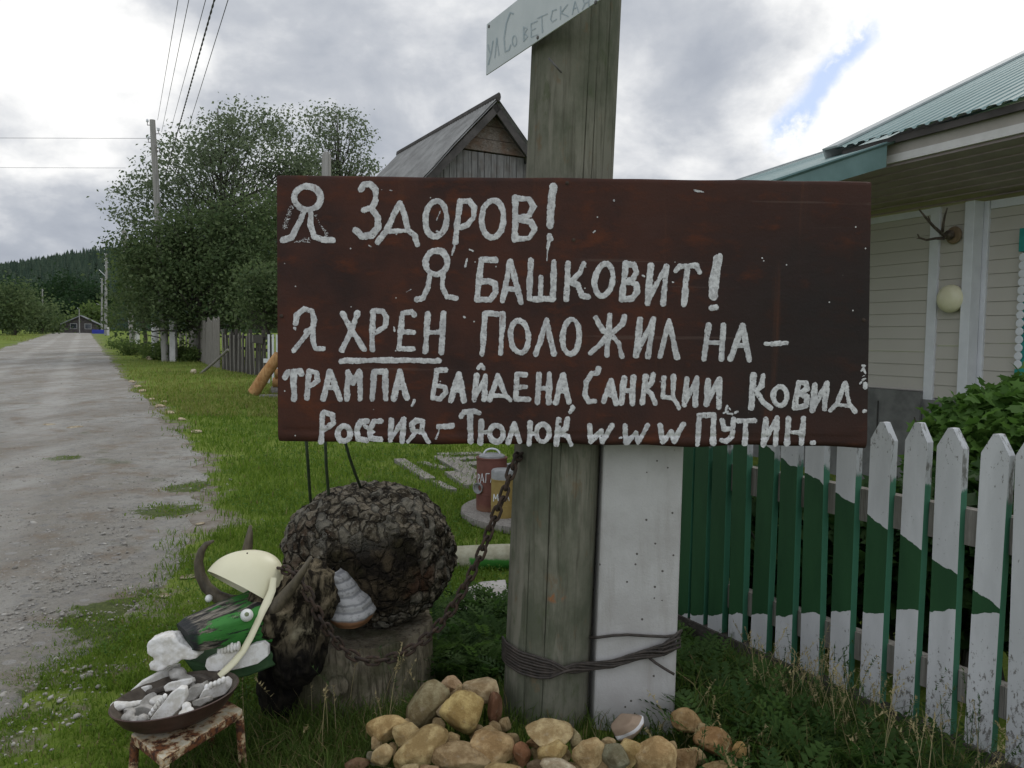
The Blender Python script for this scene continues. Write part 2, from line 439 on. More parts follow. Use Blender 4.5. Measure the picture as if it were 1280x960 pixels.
n = mat('white_brush_paint'); o = n.tc(); f = n.noise(70, 6, .7, o); f2 = n.noise(9, 3, .5, o)
col = n.mix(n.step(f, .34, .62), (.36, .35, .345), (.62, .615, .60)); col = n.mix(n.math('MULTIPLY', n.step(f2, .48, .70), .5), col, (.34, .335, .34)); st_ = n.noise(55, 6, .75, n.mapping(o, scale=(1, 1, .22), rot=(0, .25, 0))); col = n.mix(n.math('MULTIPLY', n.step(st_, .60, .70), .7), col, (.14, .085, .07))
n.bsdf(col, .75, n.bump(f, .35, .002), .2)

def old_wood(name, c1, c2, c3, along='Z', sc=1.0, crack=.5, moss=0, rough=.9):
    n = mat(name); s_ = {'X': (.06, 1, 1), 'Y': (1, .06, 1), 'Z': (1, 1, .06)}[along]
    v = n.mapping(n.tc(), scale=tuple(q * sc for q in s_)); b = n.noise(5, 4, .5)
    g = n.noise(46, 6, .65, v, .6); g2 = n.noise(14, 4, .6, v)
    col = n.mix(n.step(g, .3, .7), c1, c2); col = n.mix(n.step(b, .45, .7), col, c3)
    s2 = {'X': (.012, 1, 1), 'Y': (1, .012, 1), 'Z': (1, 1, .012)}[along]
    cr = n.step(n.math('ABSOLUTE', n.math('SUBTRACT', n.noise(10, 3, .5, n.mapping(n.tc(), scale=tuple(q * sc for q in s2), loc=(2, 5, 1))), .5)), .0, .011)
    col = n.mix(n.math('MULTIPLY', n.math('SUBTRACT', 1, cr), crack), col, tuple(q * .18 for q in c1))
    if moss: col = n.mix(n.math('MULTIPLY', n.step(n.noise(3, 6, .6, n.mapping(n.tc(), loc=(9, 1, 4))), .48, .66), moss), col, (.075, .09, .035))
    hgt = n.math('ADD', n.math('MULTIPLY', g, .6), n.math('ADD', n.math('MULTIPLY', cr, .8), n.math('MULTIPLY', g2, .5)))
    n.bsdf(col, rough, n.bump(hgt, .7, .006), .2)
n = mat('post_wood'); o = n.tc(); gv = n.mapping(o, scale=(1, 1, .05)); g = n.noise(70, 6, .7, gv, .5); g2 = n.noise(16, 5, .6, n.mapping(o, scale=(1, 1, .14)), .4); b = n.noise(5, 7, .65, n.mapping(o, scale=(1, 1, .6))); b2 = n.noise(17, 6, .7, n.mapping(o, scale=(1, 1, .5)))
col = n.mix(n.step(b, .36, .64), (.088, .094, .064), (.175, .168, .128)); col = n.mix(n.math('MULTIPLY', n.step(g, .48, .68), .55), col, (.055, .05, .035)); col = n.mix(n.math('MULTIPLY', n.step(g2, .54, .66), .55), col, (.225, .21, .165)); col = n.mix(n.math('MULTIPLY', n.step(b2, .57, .68), .55), col, (.07, .085, .042)); col = n.mix(n.math('MULTIPLY', n.step(b2, .42, .32), .6), col, (.15, .105, .06))
rub = n.math('MULTIPLY', n.step(n.vmath('DISTANCE', n.mapping(n.pos(), scale=(.55, 1, 1)), (at(696, 747, 2.41).x * .55, at(696, 747, 2.41).y, at(696, 747, 2.41).z)), .022, .008), n.step(b2, .42, .55)); col = n.mix(rub, col, (.34, .11, .03))
n.bsdf(col, .92, n.bump(n.math('ADD', n.math('MULTIPLY', g, .6), n.math('ADD', g2, n.math('MULTIPLY', b2, .6))), .8, .006), .15)
# patches of rubbed orange wood on the post
old_wood('grey_wood', (.15, .135, .115), (.28, .26, .23), (.20, .18, .155), 'Z', 1.4, .6)
old_wood('grey_wood_long', (.17, .155, .135), (.33, .31, .28), (.24, .22, .19), 'Y', 1.4, .6)
old_wood('dark_wood', (.045, .04, .034), (.095, .085, .072), (.065, .058, .05), 'Y', 1.2, .5)
old_wood('barn_board', (.10, .078, .062), (.235, .20, .175), (.15, .10, .075), 'X', 1, .5)
old_wood('barn_plank', (.125, .12, .115), (.225, .215, .21), (.15, .135, .125), 'Z', 1, .5)
old_wood('peeled_log', (.42, .22, .09), (.55, .33, .15), (.36, .17, .065), 'Z', 1, .4)
n = mat('stump_wood'); o = n.tc(); g = n.noise(40, 7, .7, n.mapping(o, scale=(1, 1, .18)), 1.2); b = n.noise(7, 6, .65, o); b2 = n.noise(24, 6, .7, n.mapping(o, scale=(1, 1, .5)))
col = n.mix(n.step(b, .36, .64), (.15, .125, .085), (.30, .26, .185)); col = n.mix(n.math('MULTIPLY', n.step(g, .46, .62), .7), col, (.045, .035, .025)); col = n.mix(n.math('MULTIPLY', n.step(b2, .53, .64), .7), col, (.27, .24, .18)); col = n.mix(n.math('MULTIPLY', n.step(n.noise(4, 5, .6, n.mapping(o, loc=(3, 3, 3))), .5, .62), .6), col, (.085, .09, .045))
n.bsdf(col, .95, n.bump(n.math('ADD', g, b2), 1, .02), .15)
old_wood('pole_wood', (.22, .21, .19), (.33, .315, .29), (.27, .255, .23), 'Z', .4, .4)
old_wood('trunk_bark', (.045, .04, .033), (.09, .08, .065), (.06, .055, .045), 'Z', .5, .4)
simple('concrete', (.44, .43, .41), (.54, .53, .51), 4, .9, .35, .003)
n = mat('stake_concrete'); o = n.tc(); f = n.noise(5, 6, .6, o); f3 = n.noise(160, 4, .6, o)
pit = n.math('MULTIPLY', n.math('LESS_THAN', n.voro(34, o), .13), n.math('GREATER_THAN', n.sep(n.voro(34, o, out='Color'))[0], .55))
edge = n.step(n.noise(22, 5, .7, n.mapping(o, scale=(1, 1, .4))), .62, .74)
col = n.mix(n.step(f, .3, .7), (.36, .345, .325), (.46, .45, .43)); col = n.mix(n.math('MULTIPLY', n.step(n.noise(9, 6, .65, n.mapping(o, scale=(1, 1, .12))), .52, .68), .5), col, (.30, .28, .25)); col = n.mix(pit, col, (.10, .09, .08))
col = n.mix(n.math('MULTIPLY', edge, .2), col, (.24, .23, .21))
n.bsdf(col, .9, n.bump(n.math('SUBTRACT', n.math('MULTIPLY', f3, .5), pit), .5, .005), .2)
simple('rust_iron', (.020, .0145, .011), (.060, .035, .021), 60, .8, .5, .002, .4)
simple('dark_wire', (.024, .020, .016), (.055, .043, .034), 50, .7, .4, .001, .4)
simple('plate_paint', (.45, .49, .48), (.54, .57, .555), 6, .55, .1, .001, .4)
simple('faded_blue_paint', (.27, .34, .36), (.42, .46, .465), 40, .6, .2, .001)
simple('nail_steel', (.08, .075, .07), (.15, .14, .13), 60, .5, .2, .001, .5, metal=.5)

# stones take their colour from the object
n = mat('river_stone'); o = n.tc(); oc = n.mix(1.0, n.objcol(), (1.14, 1.05, .86), 'MULTIPLY'); f = n.noise(15, 8, .70, o); f2 = n.noise(42, 5, .65, o); f3 = n.noise(4, 3, .5, o, .5)
col = n.mix(n.step(f, .40, .62), n.mix(1.0, oc, (.52, .45, .36), 'MULTIPLY'), n.mix(1.0, oc, (1.0, .98, .92), 'MULTIPLY'))
col = n.mix(n.math('MULTIPLY', n.step(f2, .56, .72), .35), col, (.36, .31, .22)); col = n.mix(n.math('MULTIPLY', n.step(f3, .56, .68), .55), col, (.19, .10, .055))
n.bsdf(col, .8, n.bump(n.math('ADD', f, n.math('MULTIPLY', f2, .6)), .9, .012), .2)
n = mat('banded_stone'); o = n.tc(); f = n.noise(9, 7, .62, o); z_ = n.sep(o)[2]
zz = n.math('ADD', z_, n.math('MULTIPLY', f, .012)); band = n.math('MULTIPLY', n.math('GREATER_THAN', zz, .026), n.math('LESS_THAN', zz, .036))
col = n.mix(n.step(f, .3, .7), (.27, .19, .13), (.40, .30, .21)); col = n.mix(band, col, (.7, .68, .66)); n.bsdf(col, .75, n.bump(f, .5, .004), .3)

# burl, bull and its trimmings
n = mat('burl_bark'); o = n.tc(); f = n.noise(16, 8, .7, o); f2 = n.noise(55, 6, .7, o); v = n.voro(30, o)
crust_at = n.attr('crust'); k = n.sep(crust_at)[0]  # crust mask: pale bark crust against the dark heart of the burl
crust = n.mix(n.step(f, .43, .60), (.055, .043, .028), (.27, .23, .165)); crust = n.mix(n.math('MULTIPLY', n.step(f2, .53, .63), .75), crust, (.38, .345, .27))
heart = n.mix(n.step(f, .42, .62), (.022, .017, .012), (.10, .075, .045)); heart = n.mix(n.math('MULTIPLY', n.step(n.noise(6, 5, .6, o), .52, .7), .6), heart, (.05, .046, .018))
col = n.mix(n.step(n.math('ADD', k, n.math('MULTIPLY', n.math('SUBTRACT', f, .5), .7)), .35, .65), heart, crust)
col = n.mix(n.math('MULTIPLY', n.step(n.noise(5, 6, .65, n.mapping(o, loc=(4, 4, 1))), .56, .68), .55), col, (.12, .055, .03))
wv = n.vmath('ADD', n.mapping(o, scale=(1, 1, .7)), n.vmath('MULTIPLY', n.noise(14, 4, .6, o, col=True), (.05, .05, .05))); ck = n.voro(24, wv, 'DISTANCE_TO_EDGE'); ck2 = n.step(ck, .0, .13); col = n.mix(n.math('MULTIPLY', n.math('SUBTRACT', 1, ck2), n.math('MULTIPLY_ADD', k, .6, .25)), col, (.014, .011, .008))
tone = n.sep(n.voro(24, wv, out='Color'))[0]; col = n.mix(n.math('MULTIPLY', n.step(tone, .55, .95), n.math('MULTIPLY', k, .55)), col, (.34, .32, .26))
n.bsdf(col, .92, n.bump(n.math('ADD', n.math('MULTIPLY', f2, .7), n.math('ADD', n.math('MULTIPLY', f, 1.0), n.math('MULTIPLY', ck2, .9))), 1, .045), .15)
n = mat('shaggy_bark'); o = n.tc(); vv = n.mapping(o, scale=(1, .4, .4), rot=(.4, .6, .2)); f = n.noise(30, 7, .7, vv, .8); f2 = n.noise(8, 5, .6, o)
zz = n.sep(o)[2]
col = n.mix(n.step(f, .43, .60), (.020, .016, .011), (.22, .18, .115)); col = n.mix(n.math('MULTIPLY', n.step(f2, .55, .68), n.step(f, .40, .55)), col, (.27, .24, .16))
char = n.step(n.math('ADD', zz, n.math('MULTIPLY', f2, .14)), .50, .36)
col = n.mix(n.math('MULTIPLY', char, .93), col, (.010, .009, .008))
n.bsdf(col, .95, n.bump(f, 1, .05), .1)
n = mat('peeling_green'); o = n.tc(); vv = n.mapping(o, scale=(.12, 1, 1)); g = n.noise(34, 7, .68, vv, .6); g2 = n.noise(60, 6, .7, vv); b = n.noise(9, 4, .6, o)
wood = n.mix(n.step(g2, .42, .60), (.016, .015, .013), (.26, .23, .18))
gcol = n.mix(n.step(b, .35, .65), (.022, .120, .020), (.042, .19, .034)); gcol = n.mix(n.math('MULTIPLY', n.step(n.noise(26, 5, .6, o), .62, .74), .7), gcol, (.12, .25, .17)); gcol = n.mix(n.step(n.noise(44, 7, .7, n.mapping(o, scale=(.10, 1, 1), loc=(1, 2, 3))), .56, .60), gcol, (.012, .022, .014))
ox, oy, oz = n.sep(o)
k = n.math('ADD', n.math('MULTIPLY', n.step(oz, .062, .005), .34), n.math('MULTIPLY', n.step(ox, .02, .17), .30))
k = n.math('ADD', k, n.math('MULTIPLY', n.math('SUBTRACT', g, .5), 2.3)); k = n.math('ADD', k, n.math('MULTIPLY', n.math('SUBTRACT', b, .5), .7))
col = n.mix(n.step(k, .36, .40), wood, gcol)
tipk = n.step(n.math('ADD', ox, n.math('MULTIPLY', b, .03)), .045, .03)
col = n.mix(n.math('MULTIPLY', tipk, .92), col, (.014, .016, .017))
n.bsdf(col, .65, n.bump(n.math('ADD', g2, n.step(k, .33, .40)), .6, .005), .3)
simple('dark_green_paint', (.030, .075, .028), (.055, .11, .045), 18, .7, .5, .003)
n = mat('bone'); o = n.tc(); f = n.noise(28, 6, .65, o); f2 = n.noise(120, 4, .6, o)
col = n.mix(n.step(f, .36, .60), (.55, .52, .455), (.74, .72, .68)); col = n.mix(n.math('MULTIPLY', n.step(n.noise(14, 6, .7, o), .60, .72), .6), col, (.22, .17, .11))
n.bsdf(col, .8, n.bump(n.math('ADD', f, n.math('MULTIPLY', f2, .4)), .5, .004), .25)
n = mat('grey_bone'); o = n.tc(); f = n.noise(28, 6, .65, o); n.bsdf(n.mix(n.step(f, .3, .7), (.24, .225, .195), (.44, .42, .385)), .85, n.bump(f, .6, .005), .2)
simple('dark_bone', (.05, .042, .034), (.12, .10, .08), 30, .85, .5, .004)
n = mat('horn'); o = n.tc(); f = n.noise(30, 6, .65, n.mapping(o, scale=(1, 1, .3))); n.bsdf(n.mix(n.step(f, .3, .7), (.045, .036, .024), (.14, .115, .075)), .6, n.bump(f, .5, .004), .35)
simple('cream_plastic', (.66, .62, .42), (.72, .68, .475), 5, .38, .06, .001, .5)
simple('eyeball', (.62, .62, .58), (.74, .74, .70), 20, .35, .05, .001, .5)
simple('pupil', (.12, .15, .07), (.22, .24, .12), 90, .35, .1, .001, .5)
n = mat('fungus'); o = n.tc(); zz = n.sep(o)[2]; f = n.noise(30, 5, .6, o)
w_ = n.math('SINE', n.math('MULTIPLY_ADD', zz, 260, n.math('MULTIPLY', f, 3)))
col = n.mix(n.step(w_, -1.0, -.3), (.22, .22, .22), (.38, .375, .365)); col = n.mix(n.math('MULTIPLY', n.step(n.noise(60, 6, .7), .5, .66), .7), col, (.17, .165, .16)); rim = n.step(n.math('ADD', zz, n.math('MULTIPLY', f, .012)), .022, .012)
col = n.mix(rim, col, (.24, .12, .06)); n.bsdf(col, .85, n.bump(n.math('ADD', n.math('MULTIPLY', w_, .4), n.noise(60, 6, .7)), .5, .006), .15)
simple('rod_green', (.018, .03, .015), (.035, .05, .022), 40, .7, .3, .001)
n = mat('rusty_white_metal'); o = n.tc(); f = n.noise(20, 7, .68, o); f2 = n.noise(70, 5, .6, o)
col = n.mix(n.step(f2, .35, .7), (.42, .37, .26), (.54, .49, .38)); rust = n.step(f, .49, .56)
geo = n.new('ShaderNodeNewGeometry').outputs['Normal']; side = n.step(n.sep(geo)[2], .8, .4)
rust2 = n.step(n.math('ADD', f, n.math('MULTIPLY', side, .06)), .48, .55)
col = n.mix(n.math('MULTIPLY', n.step(n.math('ADD', f, n.math('MULTIPLY', side, .07)), .43, .5), .55), col, (.48, .27, .09)); col = n.mix(rust2, col, n.mix(n.step(f2, .4, .6), (.05, .022, .014), (.17, .065, .025)))
n.bsdf(col, .75, n.bump(n.math('ADD', f2, rust2), .5, .003), .3)
simple('pan_enamel', (.040, .021, .016), (.07, .037, .027), 14, .55, .2, .002, .4)
simple('pan_inside', (.05, .038, .028), (.15, .125, .095), 14, .7, .3, .002, .3)

# yard
n = mat('milk_can_red'); o = n.tc(); f = n.noise(12, 6, .65, o); zz = n.sep(o)[2]; col = n.mix(n.step(f, .3, .7), (.125, .048, .036), (.165, .066, .05)); col = n.mix(n.step(n.math('MULTIPLY_ADD', f, .09, n.math('MULTIPLY', zz, -1)), -.02, .03), col, (.20, .10, .06)); n.bsdf(col, .6, n.bump(f, .2, .003), .3)
simple('can_yellow', (.25, .17, .05), (.31, .225, .075), 12, .6, .2, .002)
simple('grey_metal', (.20, .20, .195), (.31, .31, .30), 14, .6, .2, .002, .4)
simple('dark_inside', (.03, .03, .03), (.06, .055, .05), 10, .9, .1)
simple('slab_concrete', (.33, .30, .27), (.43, .40, .37), 5, .95, .5, .006)
n = mat('mossy_log'); o = n.tc(); f = n.noise(14, 6, .65, o); col = n.mix(n.step(f, .3, .7), (.27, .25, .17), (.40, .38, .28)); zz = n.sep(o)[2]; g = n.step(n.math('ADD', n.math('ABSOLUTE', n.math('SUBTRACT', n.sep(o)[0], .0)), n.math('MULTIPLY', f, .12)), .20, .17)
g = n.math('MULTIPLY', g, n.step(n.math('ADD', zz, n.math('MULTIPLY', f, .05)), .15, .13)); col = n.mix(g, col, (.05, .20, .035)); n.bsdf(col, .9, n.bump(f, .6, .01), .15)

# house and barn
n = mat('vinyl_siding'); o = n.tc(); f = n.noise(3, 4, .5, o); n.bsdf(n.mix(f, (.45, .42, .365), (.51, .48, .425)), .5, n.bump(n.noise(60, 3, .5, n.mapping(o, scale=(1, 1, .1))), .08, .002), .3)
simple('white_trim', (.60, .61, .63), (.68, .69, .71), 6, .4, .05, .001, .4)
simple('fascia_beige', (.30, .275, .235), (.35, .32, .28), 6, .5, .08, .001, .3)
simple('fascia_white', (.52, .50, .47), (.60, .58, .55), 6, .45, .06, .001, .3)
simple('soffit_brown', (.34, .275, .285), (.40, .33, .34), 5, .6, .08, .001, .25)
simple('roof_green', (.115, .195, .185), (.15, .24, .23), 5, .5, .06, .001, .5)
simple('roof_flashing', (.30, .33, .32), (.38, .41, .40), 6, .4, .06, .001, .5)
simple('teal_paint', (.02, .22, .20), (.03, .29, .26), 10, .5, .1, .001)
simple('foundation', (.115, .115, .11), (.19, .19, .18), 5, .9, .4, .006)
simple('window_glass', (.02, .025, .03), (.03, .035, .04), 4, .08, .0, .001, .6)
simple('antler', (.05, .038, .028), (.14, .11, .085), 30, .7, .5, .003)
simple('plaque_wood', (.17, .12, .07), (.25, .18, .11), 12, .6, .3, .002, stretch=(1, 1, .2))
n = mat('asbestos_sheet'); o = n.tc(); f = n.noise(2.2, 6, .65, o); n.bsdf(n.mix(n.step(f, .3, .7), (.185, .18, .17), (.30, .295, .28)), .9, n.bump(f, .3, .02), .15)
simple('barn_dark', (.05, .045, .042), (.09, .08, .075), 4, .9, .2)
simple('pale_wall', (.42, .40, .37), (.5, .48, .45), 2, .9, .1)
simple('far_roof', (.17, .175, .185), (.24, .245, .255), 1, .8, .1)
simple('blue_panel', (.03, .045, .30), (.045, .06, .38), 1, .6, .05)
simple('white_slat', (.62, .63, .64), (.72, .73, .73), 8, .6, .15)
simple('insulated_cable', (.08, .08, .085), (.12, .12, .125), 20, .7, .1)
simple('far_pole', (.24, .235, .22), (.34, .33, .31), 2, .9, .1)

# fence pickets: white paint with a dark green wedge painted across them, in metres along the fence and up
FA, FB = Vector((1.478, 2.37, 0)), Vector((.845, 3.44, 0))
FD = (FB - FA).normalized(); FN = Vector((-FD.y, FD.x, 0))        # along the fence away from the camera; its front face
if FN.y > 0: FN = -FN
n = mat('picket_paint'); P = n.pos()
u = n.vmath('DOT_PRODUCT', n.vmath('SUBTRACT', P, tuple(FA)), tuple(FD)); zz = n.sep(P)[2]
wob = n.math('MULTIPLY', n.math('SUBTRACT', n.noise(26, 4, .6, P), .5), .022); wob = n.math('ADD', wob, n.math('MULTIPLY', n.math('SUBTRACT', n.noise(7, 2, .5, n.mapping(P, scale=(1, 1, 0))), .5), .075))
def fence_uz(px, py):
    dr = ray(px, py); k = (FA - CAM).dot(FN) / dr.dot(FN); p = CAM + dr * k
    return (p - FA).dot(FD), p.z
(u1, z1), (u2, z2) = fence_uz(1255, 760), fence_uz(1010, 592)
(u3, z3), (u4, z4) = fence_uz(1255, 763), fence_uz(890, 768)
up = n.math('MULTIPLY_ADD', u, (z2 - z1) / (u2 - u1), z1 - u1 * (z2 - z1) / (u2 - u1)); lo = n.math('MULTIPLY_ADD', u, (z4 - z3) / (u4 - u3), z3 - u3 * (z4 - z3) / (u4 - u3))
zw = n.math('ADD', zz, wob)
ins = n.math('MULTIPLY', n.math('LESS_THAN', zw, up), n.math('GREATER_THAN', zw, lo))
f = n.noise(9, 6, .6, n.mapping(P, scale=(1, 1, .25))); fl = n.noise(75, 8, .74, n.mapping(P, scale=(1, 1, .5)))
white = n.mix(n.step(f, .35, .7), (.44, .445, .44), (.54, .545, .54))
bare = n.mix(n.noise(40, 4, .6, P), (.10, .095, .085), (.23, .22, .20))
dn = n.step(n.math('SUBTRACT', zz, lo), .02, -.35)
tops = n.step(zz, .9, 1.02)
white = n.mix(n.step(n.math('ADD', fl, n.math('MULTIPLY_ADD', dn, .11, n.math('MULTIPLY', tops, .06))), .63, .67), white, bare)
grn = n.mix(n.step(f, .3, .7), (.011, .052, .017), (.018, .072, .024)); grn = n.mix(n.step(fl, .74, .78), grn, (.06, .12, .06))
n.bsdf(n.mix(ins, white, grn), .55, n.bump(fl, .3, .003), .35)
n = mat('picket_edge'); P = n.pos(); zz = n.sep(P)[2]; fl = n.noise(38, 7, .72, n.mapping(P, scale=(1, 1, .35)))
g_ = n.mix(n.noise(8, 4, .6, P), (.04, .155, .09), (.065, .20, .125)); w_ = n.mix(n.step(fl, .5, .62), (.46, .47, .47), (.17, .165, .15))
k = n.math('ADD', zz, n.math('MULTIPLY', fl, .12)); col = n.mix(n.step(k, .935, .955), g_, w_)
n.bsdf(col, .6, n.bump(fl, .3, .003), .3)

# ================================================================== setting
def axis_pts(lo, hi, near, n_):
    t = np.linspace(-1, 1, n_); k = 8.0
    p = np.sinh(t * k) / math.sinh(k)
    return np.where(p < 0, -p * lo, p * hi)
gx = axis_pts(-3500, 3500, 0, 301); gy = np.concatenate([np.linspace(-40, 1.4, 24)[:-1], 1.4 + np.geomspace(.05, 3600, 300) - .05])
GX, GY = np.meshgrid(gx, gy)
GZ = gz(GX, GY) - .004
V = np.stack([GX, GY, GZ], -1).reshape(-1, 3); nx, ny = len(gx), len(gy)
I = (np.arange(ny - 1)[:, None] * nx + np.arange(nx - 1)[None]).reshape(-1)
gr = arr_mesh('ground', V, np.stack([I, I + 1, I + nx + 1, I + nx], 1), M['soil_grass'], org=(0, 0, 0), smooth=True)
at_ = gr.data.attributes.new('grassy', 'FLOAT_COLOR', 'POINT')
rd = roadness(V[:, 0], V[:, 1]); gv = np.clip(.5 - rd * 1.2, 0, 1); k4 = np.ones((len(V), 4), np.float32); k4[:, :3] = gv[:, None]; at_.data.foreach_set('color', k4.ravel())
tag(gr, kind='structure')

# road: a strip with a ragged right edge
aa = np.concatenate([np.linspace(-8, 0, 40)[:-1], np.geomspace(1, 175, 620) - 1]); cc = np.linspace(0, 1, 70)
rag = (fbm(aa, aa * 0, 1.7, 70) - .5) * .45 + (fbm(aa, aa * 0 + 5, 6, 74) - .5) * .08 - .06
lrag = (fbm(aa, aa * 0 + 9, .5, 78) - .5) * 1.2
er = redge(aa) + rag; el = -4.3 + lrag
CCm = el[:, None] + (er - el)[:, None] * cc[None] ** .8; AAm = np.repeat(aa[:, None], 70, 1)
X = SN.x * CCm + SD.x * AAm; Y = SN.y * CCm + SD.y * AAm
Z = gz(X, Y) + .006 + (fbm(X, Y, 1.1, 80) * .016 + fbm(X, Y, 5, 84) * .008) * np.clip((1 - cc[None]) * 5, 0, 1)
Z = Z - .05 * np.clip((cc[None] - .975) / .025, 0, 1) - .05 * np.clip((.02 - cc[None]) / .02, 0, 1)
V = np.stack([X, Y, Z], -1).reshape(-1, 3); I = (np.arange(len(aa) - 1)[:, None] * 70 + np.arange(69)[None]).reshape(-1)
road = tag(arr_mesh('road', V, np.stack([I, I + 1, I + 71, I + 70], 1), M['dirt_road'], org=(0, 0, 0), smooth=True), kind='structure'); ROADV = V

# gravel on the road and spilling off it
def sample_px(n_, x0, x1, y0, y1):
    """n_ points on the ground, thinning out with distance"""
    Yd = 1.3 * 979 / (RNG.uniform(y0, y1, n_) - 420); X_ = (RNG.uniform(x0, x1, n_) - 640) / 979 * Yd
    return X_, Yd
def patchiness0(x, y): return fbm(x, y, 1.3, 140) > .36
ICO = bmesh.new(); bmesh.ops.create_icosphere(ICO, subdivisions=1, radius=1)
for v in ICO.verts: v.co *= 1 + random.uniform(-.25, .2)
icv = [tuple(v.co) for v in ICO.verts]; icf = [tuple(v.index for v in f.verts) for f in ICO.faces]; ICO.free()
xs, ys = sample_px(42000, -120, 330, 470, 1150); rn = roadness(xs, ys)
keep = (rn > -.25) & (patchiness0(xs, ys)) & (RNG.random(len(xs)) < np.clip(rn * 2 + .35, 0, 1)) & (RNG.random(len(xs)) < np.clip(.35 + fbm(xs, ys, 1.7, 90) * 1.3 - .4, .1, 1) * np.clip(1.2 - np.abs(rn) * .25, .25, 1))
xs, ys = xs[keep], ys[keep]
sz = .0030 * np.exp(RNG.normal(0, .65, len(xs))) + .0012; sz = np.minimum(sz, .024)
zs = np.maximum(gz(xs, ys) + .006 + fbm(xs, ys, 1.1, 80) * .016 * (roadness(xs, ys) > .25) + fbm(xs, ys, 5, 84) * .008 * (roadness(xs, ys) > .25), gz(xs, ys)) + sz * .15
S3 = np.stack([sz * RNG.uniform(.8, 1.6, len(sz)), sz * RNG.uniform(.7, 1.2, len(sz)), sz * RNG.uniform(.35, .7, len(sz))], 1)
V, T, k = scatter(np.stack([xs, ys, zs], 1), S3, frames(len(xs), .12), icv, icf)
g1 = RNG.random((len(xs), 1)); tc = np.array((.18, .165, .14)) * (1 - g1) + np.array((.40, .38, .34)) * g1
tag(arr_mesh('gravel', V, T, M['pebble'], org=(0, 0, 0), tint=np.repeat(tc, k, 0)), 'loose grey and pale gravel strewn over the dirt road', 'gravel', kind='stuff')

# far hill with its forest
def hill_h(x, y):
    sx = np.clip((x + 640) / 700, 0, .95); base = 2 + 122 * sx
    r = np.clip((y - 250) / 400, 0, 1); r = r * r * (3 - 2 * r); back = 1 - np.clip((y - 640) / 600, 0, 1) * .6
    return base * r * back * (.9 + .2 * fbm(x, y, .012, 120)) * np.clip((x + 1100) / 350, .15, 1)
hx = np.linspace(-1100, 900, 101); hy = np.linspace(180, 1300, 71); HX, HY = np.meshgrid(hx, hy)
V = np.stack([HX, HY, hill_h(HX, HY) + 1.2], -1).reshape(-1, 3); I = (np.arange(70)[:, None] * 101 + np.arange(100)[None]).reshape(-1)
tag(arr_mesh('hills', V, np.stack([I, I + 1, I + 102, I + 101], 1), M['far_slope'], org=(0, 0, 0), smooth=True), kind='structure')
fv, ff = [], []
for k in range(5):
    z0 = .12 + k * .17; r0 = .26 * (1 - k * .17)
    for i in range(9):
        a0 = 2 * math.pi * (i + .4 * k) / 9; rr = r0 * random.uniform(.55, 1.15); b0 = len(fv); a1 = a0 + .55; a2 = a0 - .55
        fv += [(math.cos(a0) * rr, math.sin(a0) * rr, z0 - .03), (math.cos(a1) * rr * .6, math.sin(a1) * rr * .6, z0 + .03), (math.cos(a2) * rr * .6, math.sin(a2) * rr * .6, z0 + .03), (0, 0, z0 + .27)]
        ff += [(b0, b0 + 1, b0 + 3), (b0, b0 + 3, b0 + 2)]
def forest(n_, x0, x1, y0, y1, hmin, hmax):
    xs = RNG.uniform(x0, x1, n_); ys = RNG.uniform(y0, y1, n_); hz = hill_h(xs, ys) + 1.0
    hh = RNG.uniform(hmin, hmax, n_); wd = hh * RNG.uniform(.8, 1.25, n_)
    V, T, k = scatter(np.stack([xs, ys, hz], 1), np.stack([wd, wd, hh], 1), frames(n_, 0), fv, ff)
    t = RNG.random((n_, 1)); c = np.array((.030, .056, .036)) * (1 - t) + np.array((.066, .100, .060)) * t
    return V, T, np.repeat(c, k, 0)
V, T, K = merge([forest(15000, -620, 160, 380, 720, 5, 7.5), forest(2400, -380, 40, 270, 380, 3.5, 6)])
tag(arr_mesh('forest', V, T, M['needle'], org=(0, 0, 0), tint=K), 'dark conifer forest covering the far hill', 'forest', kind='stuff')

# ------------------------------------------------------------------ grass
def excluded(x, y):
    e = np.zeros(len(x), bool)
    for cx_, cy_, r in ((-.60, 2.93, .26), (.107, 2.55, .13), (.395, 2.6, .12)): e |= (x - cx_) ** 2 + (y - cy_) ** 2 < r * r
    return e
_fc = FN.dot(FA)
def behind_fence(x, y): return ((x * FN.x + y * FN.y - _fc) < .02) & (((x - FA.x) * FD.x + (y - FA.y) * FD.y) < 1.5)
PATCH = [(150, 770, 110, 28), (225, 745, 60, 24), (180, 792, 70, 16), (70, 905, 90, 18), (130, 930, 110, 26), (20, 935, 60, 20), (250, 720, 30, 22), (120, 880, 20, 8), (210, 640, 60, 12), (235, 610, 40, 10), (80, 575, 30, 5)]
def patchiness(x, y):
    q = np.zeros(len(x)); d = np.maximum(y, .2); px = 640 + x / d * 979; py = 418 + 1.3 * 979 / d
    for cx_, cy_, rx, ry in PATCH_W: q = np.maximum(q, 1 - ((x - cx_) / rx) ** 2 - ((y - cy_) / ry) ** 2)
    return q
PATCH_W = []
for cx_, cy_, rx, ry in PATCH:
    g0 = ground(cx_, cy_); g1 = ground(cx_ + rx, cy_); g2 = ground(cx_, cy_ - ry); PATCH_W.append((g0.x, g0.y, abs(g1.x - g0.x), abs(g2.y - g0.y)))
ga = np.clip(np.clip(patchiness(ROADV[:, 0], ROADV[:, 1]), 0, 1) * .9 + np.clip(.35 - roadness(ROADV[:, 0], ROADV[:, 1]) * 1.1, 0, .6), 0, 1); k4 = np.ones((len(ROADV), 4), np.float32); k4[:, :3] = ga[:, None]; road.data.attributes.new('grassy', 'FLOAT_COLOR', 'POINT').data.foreach_set('color', k4.ravel())
parts = []
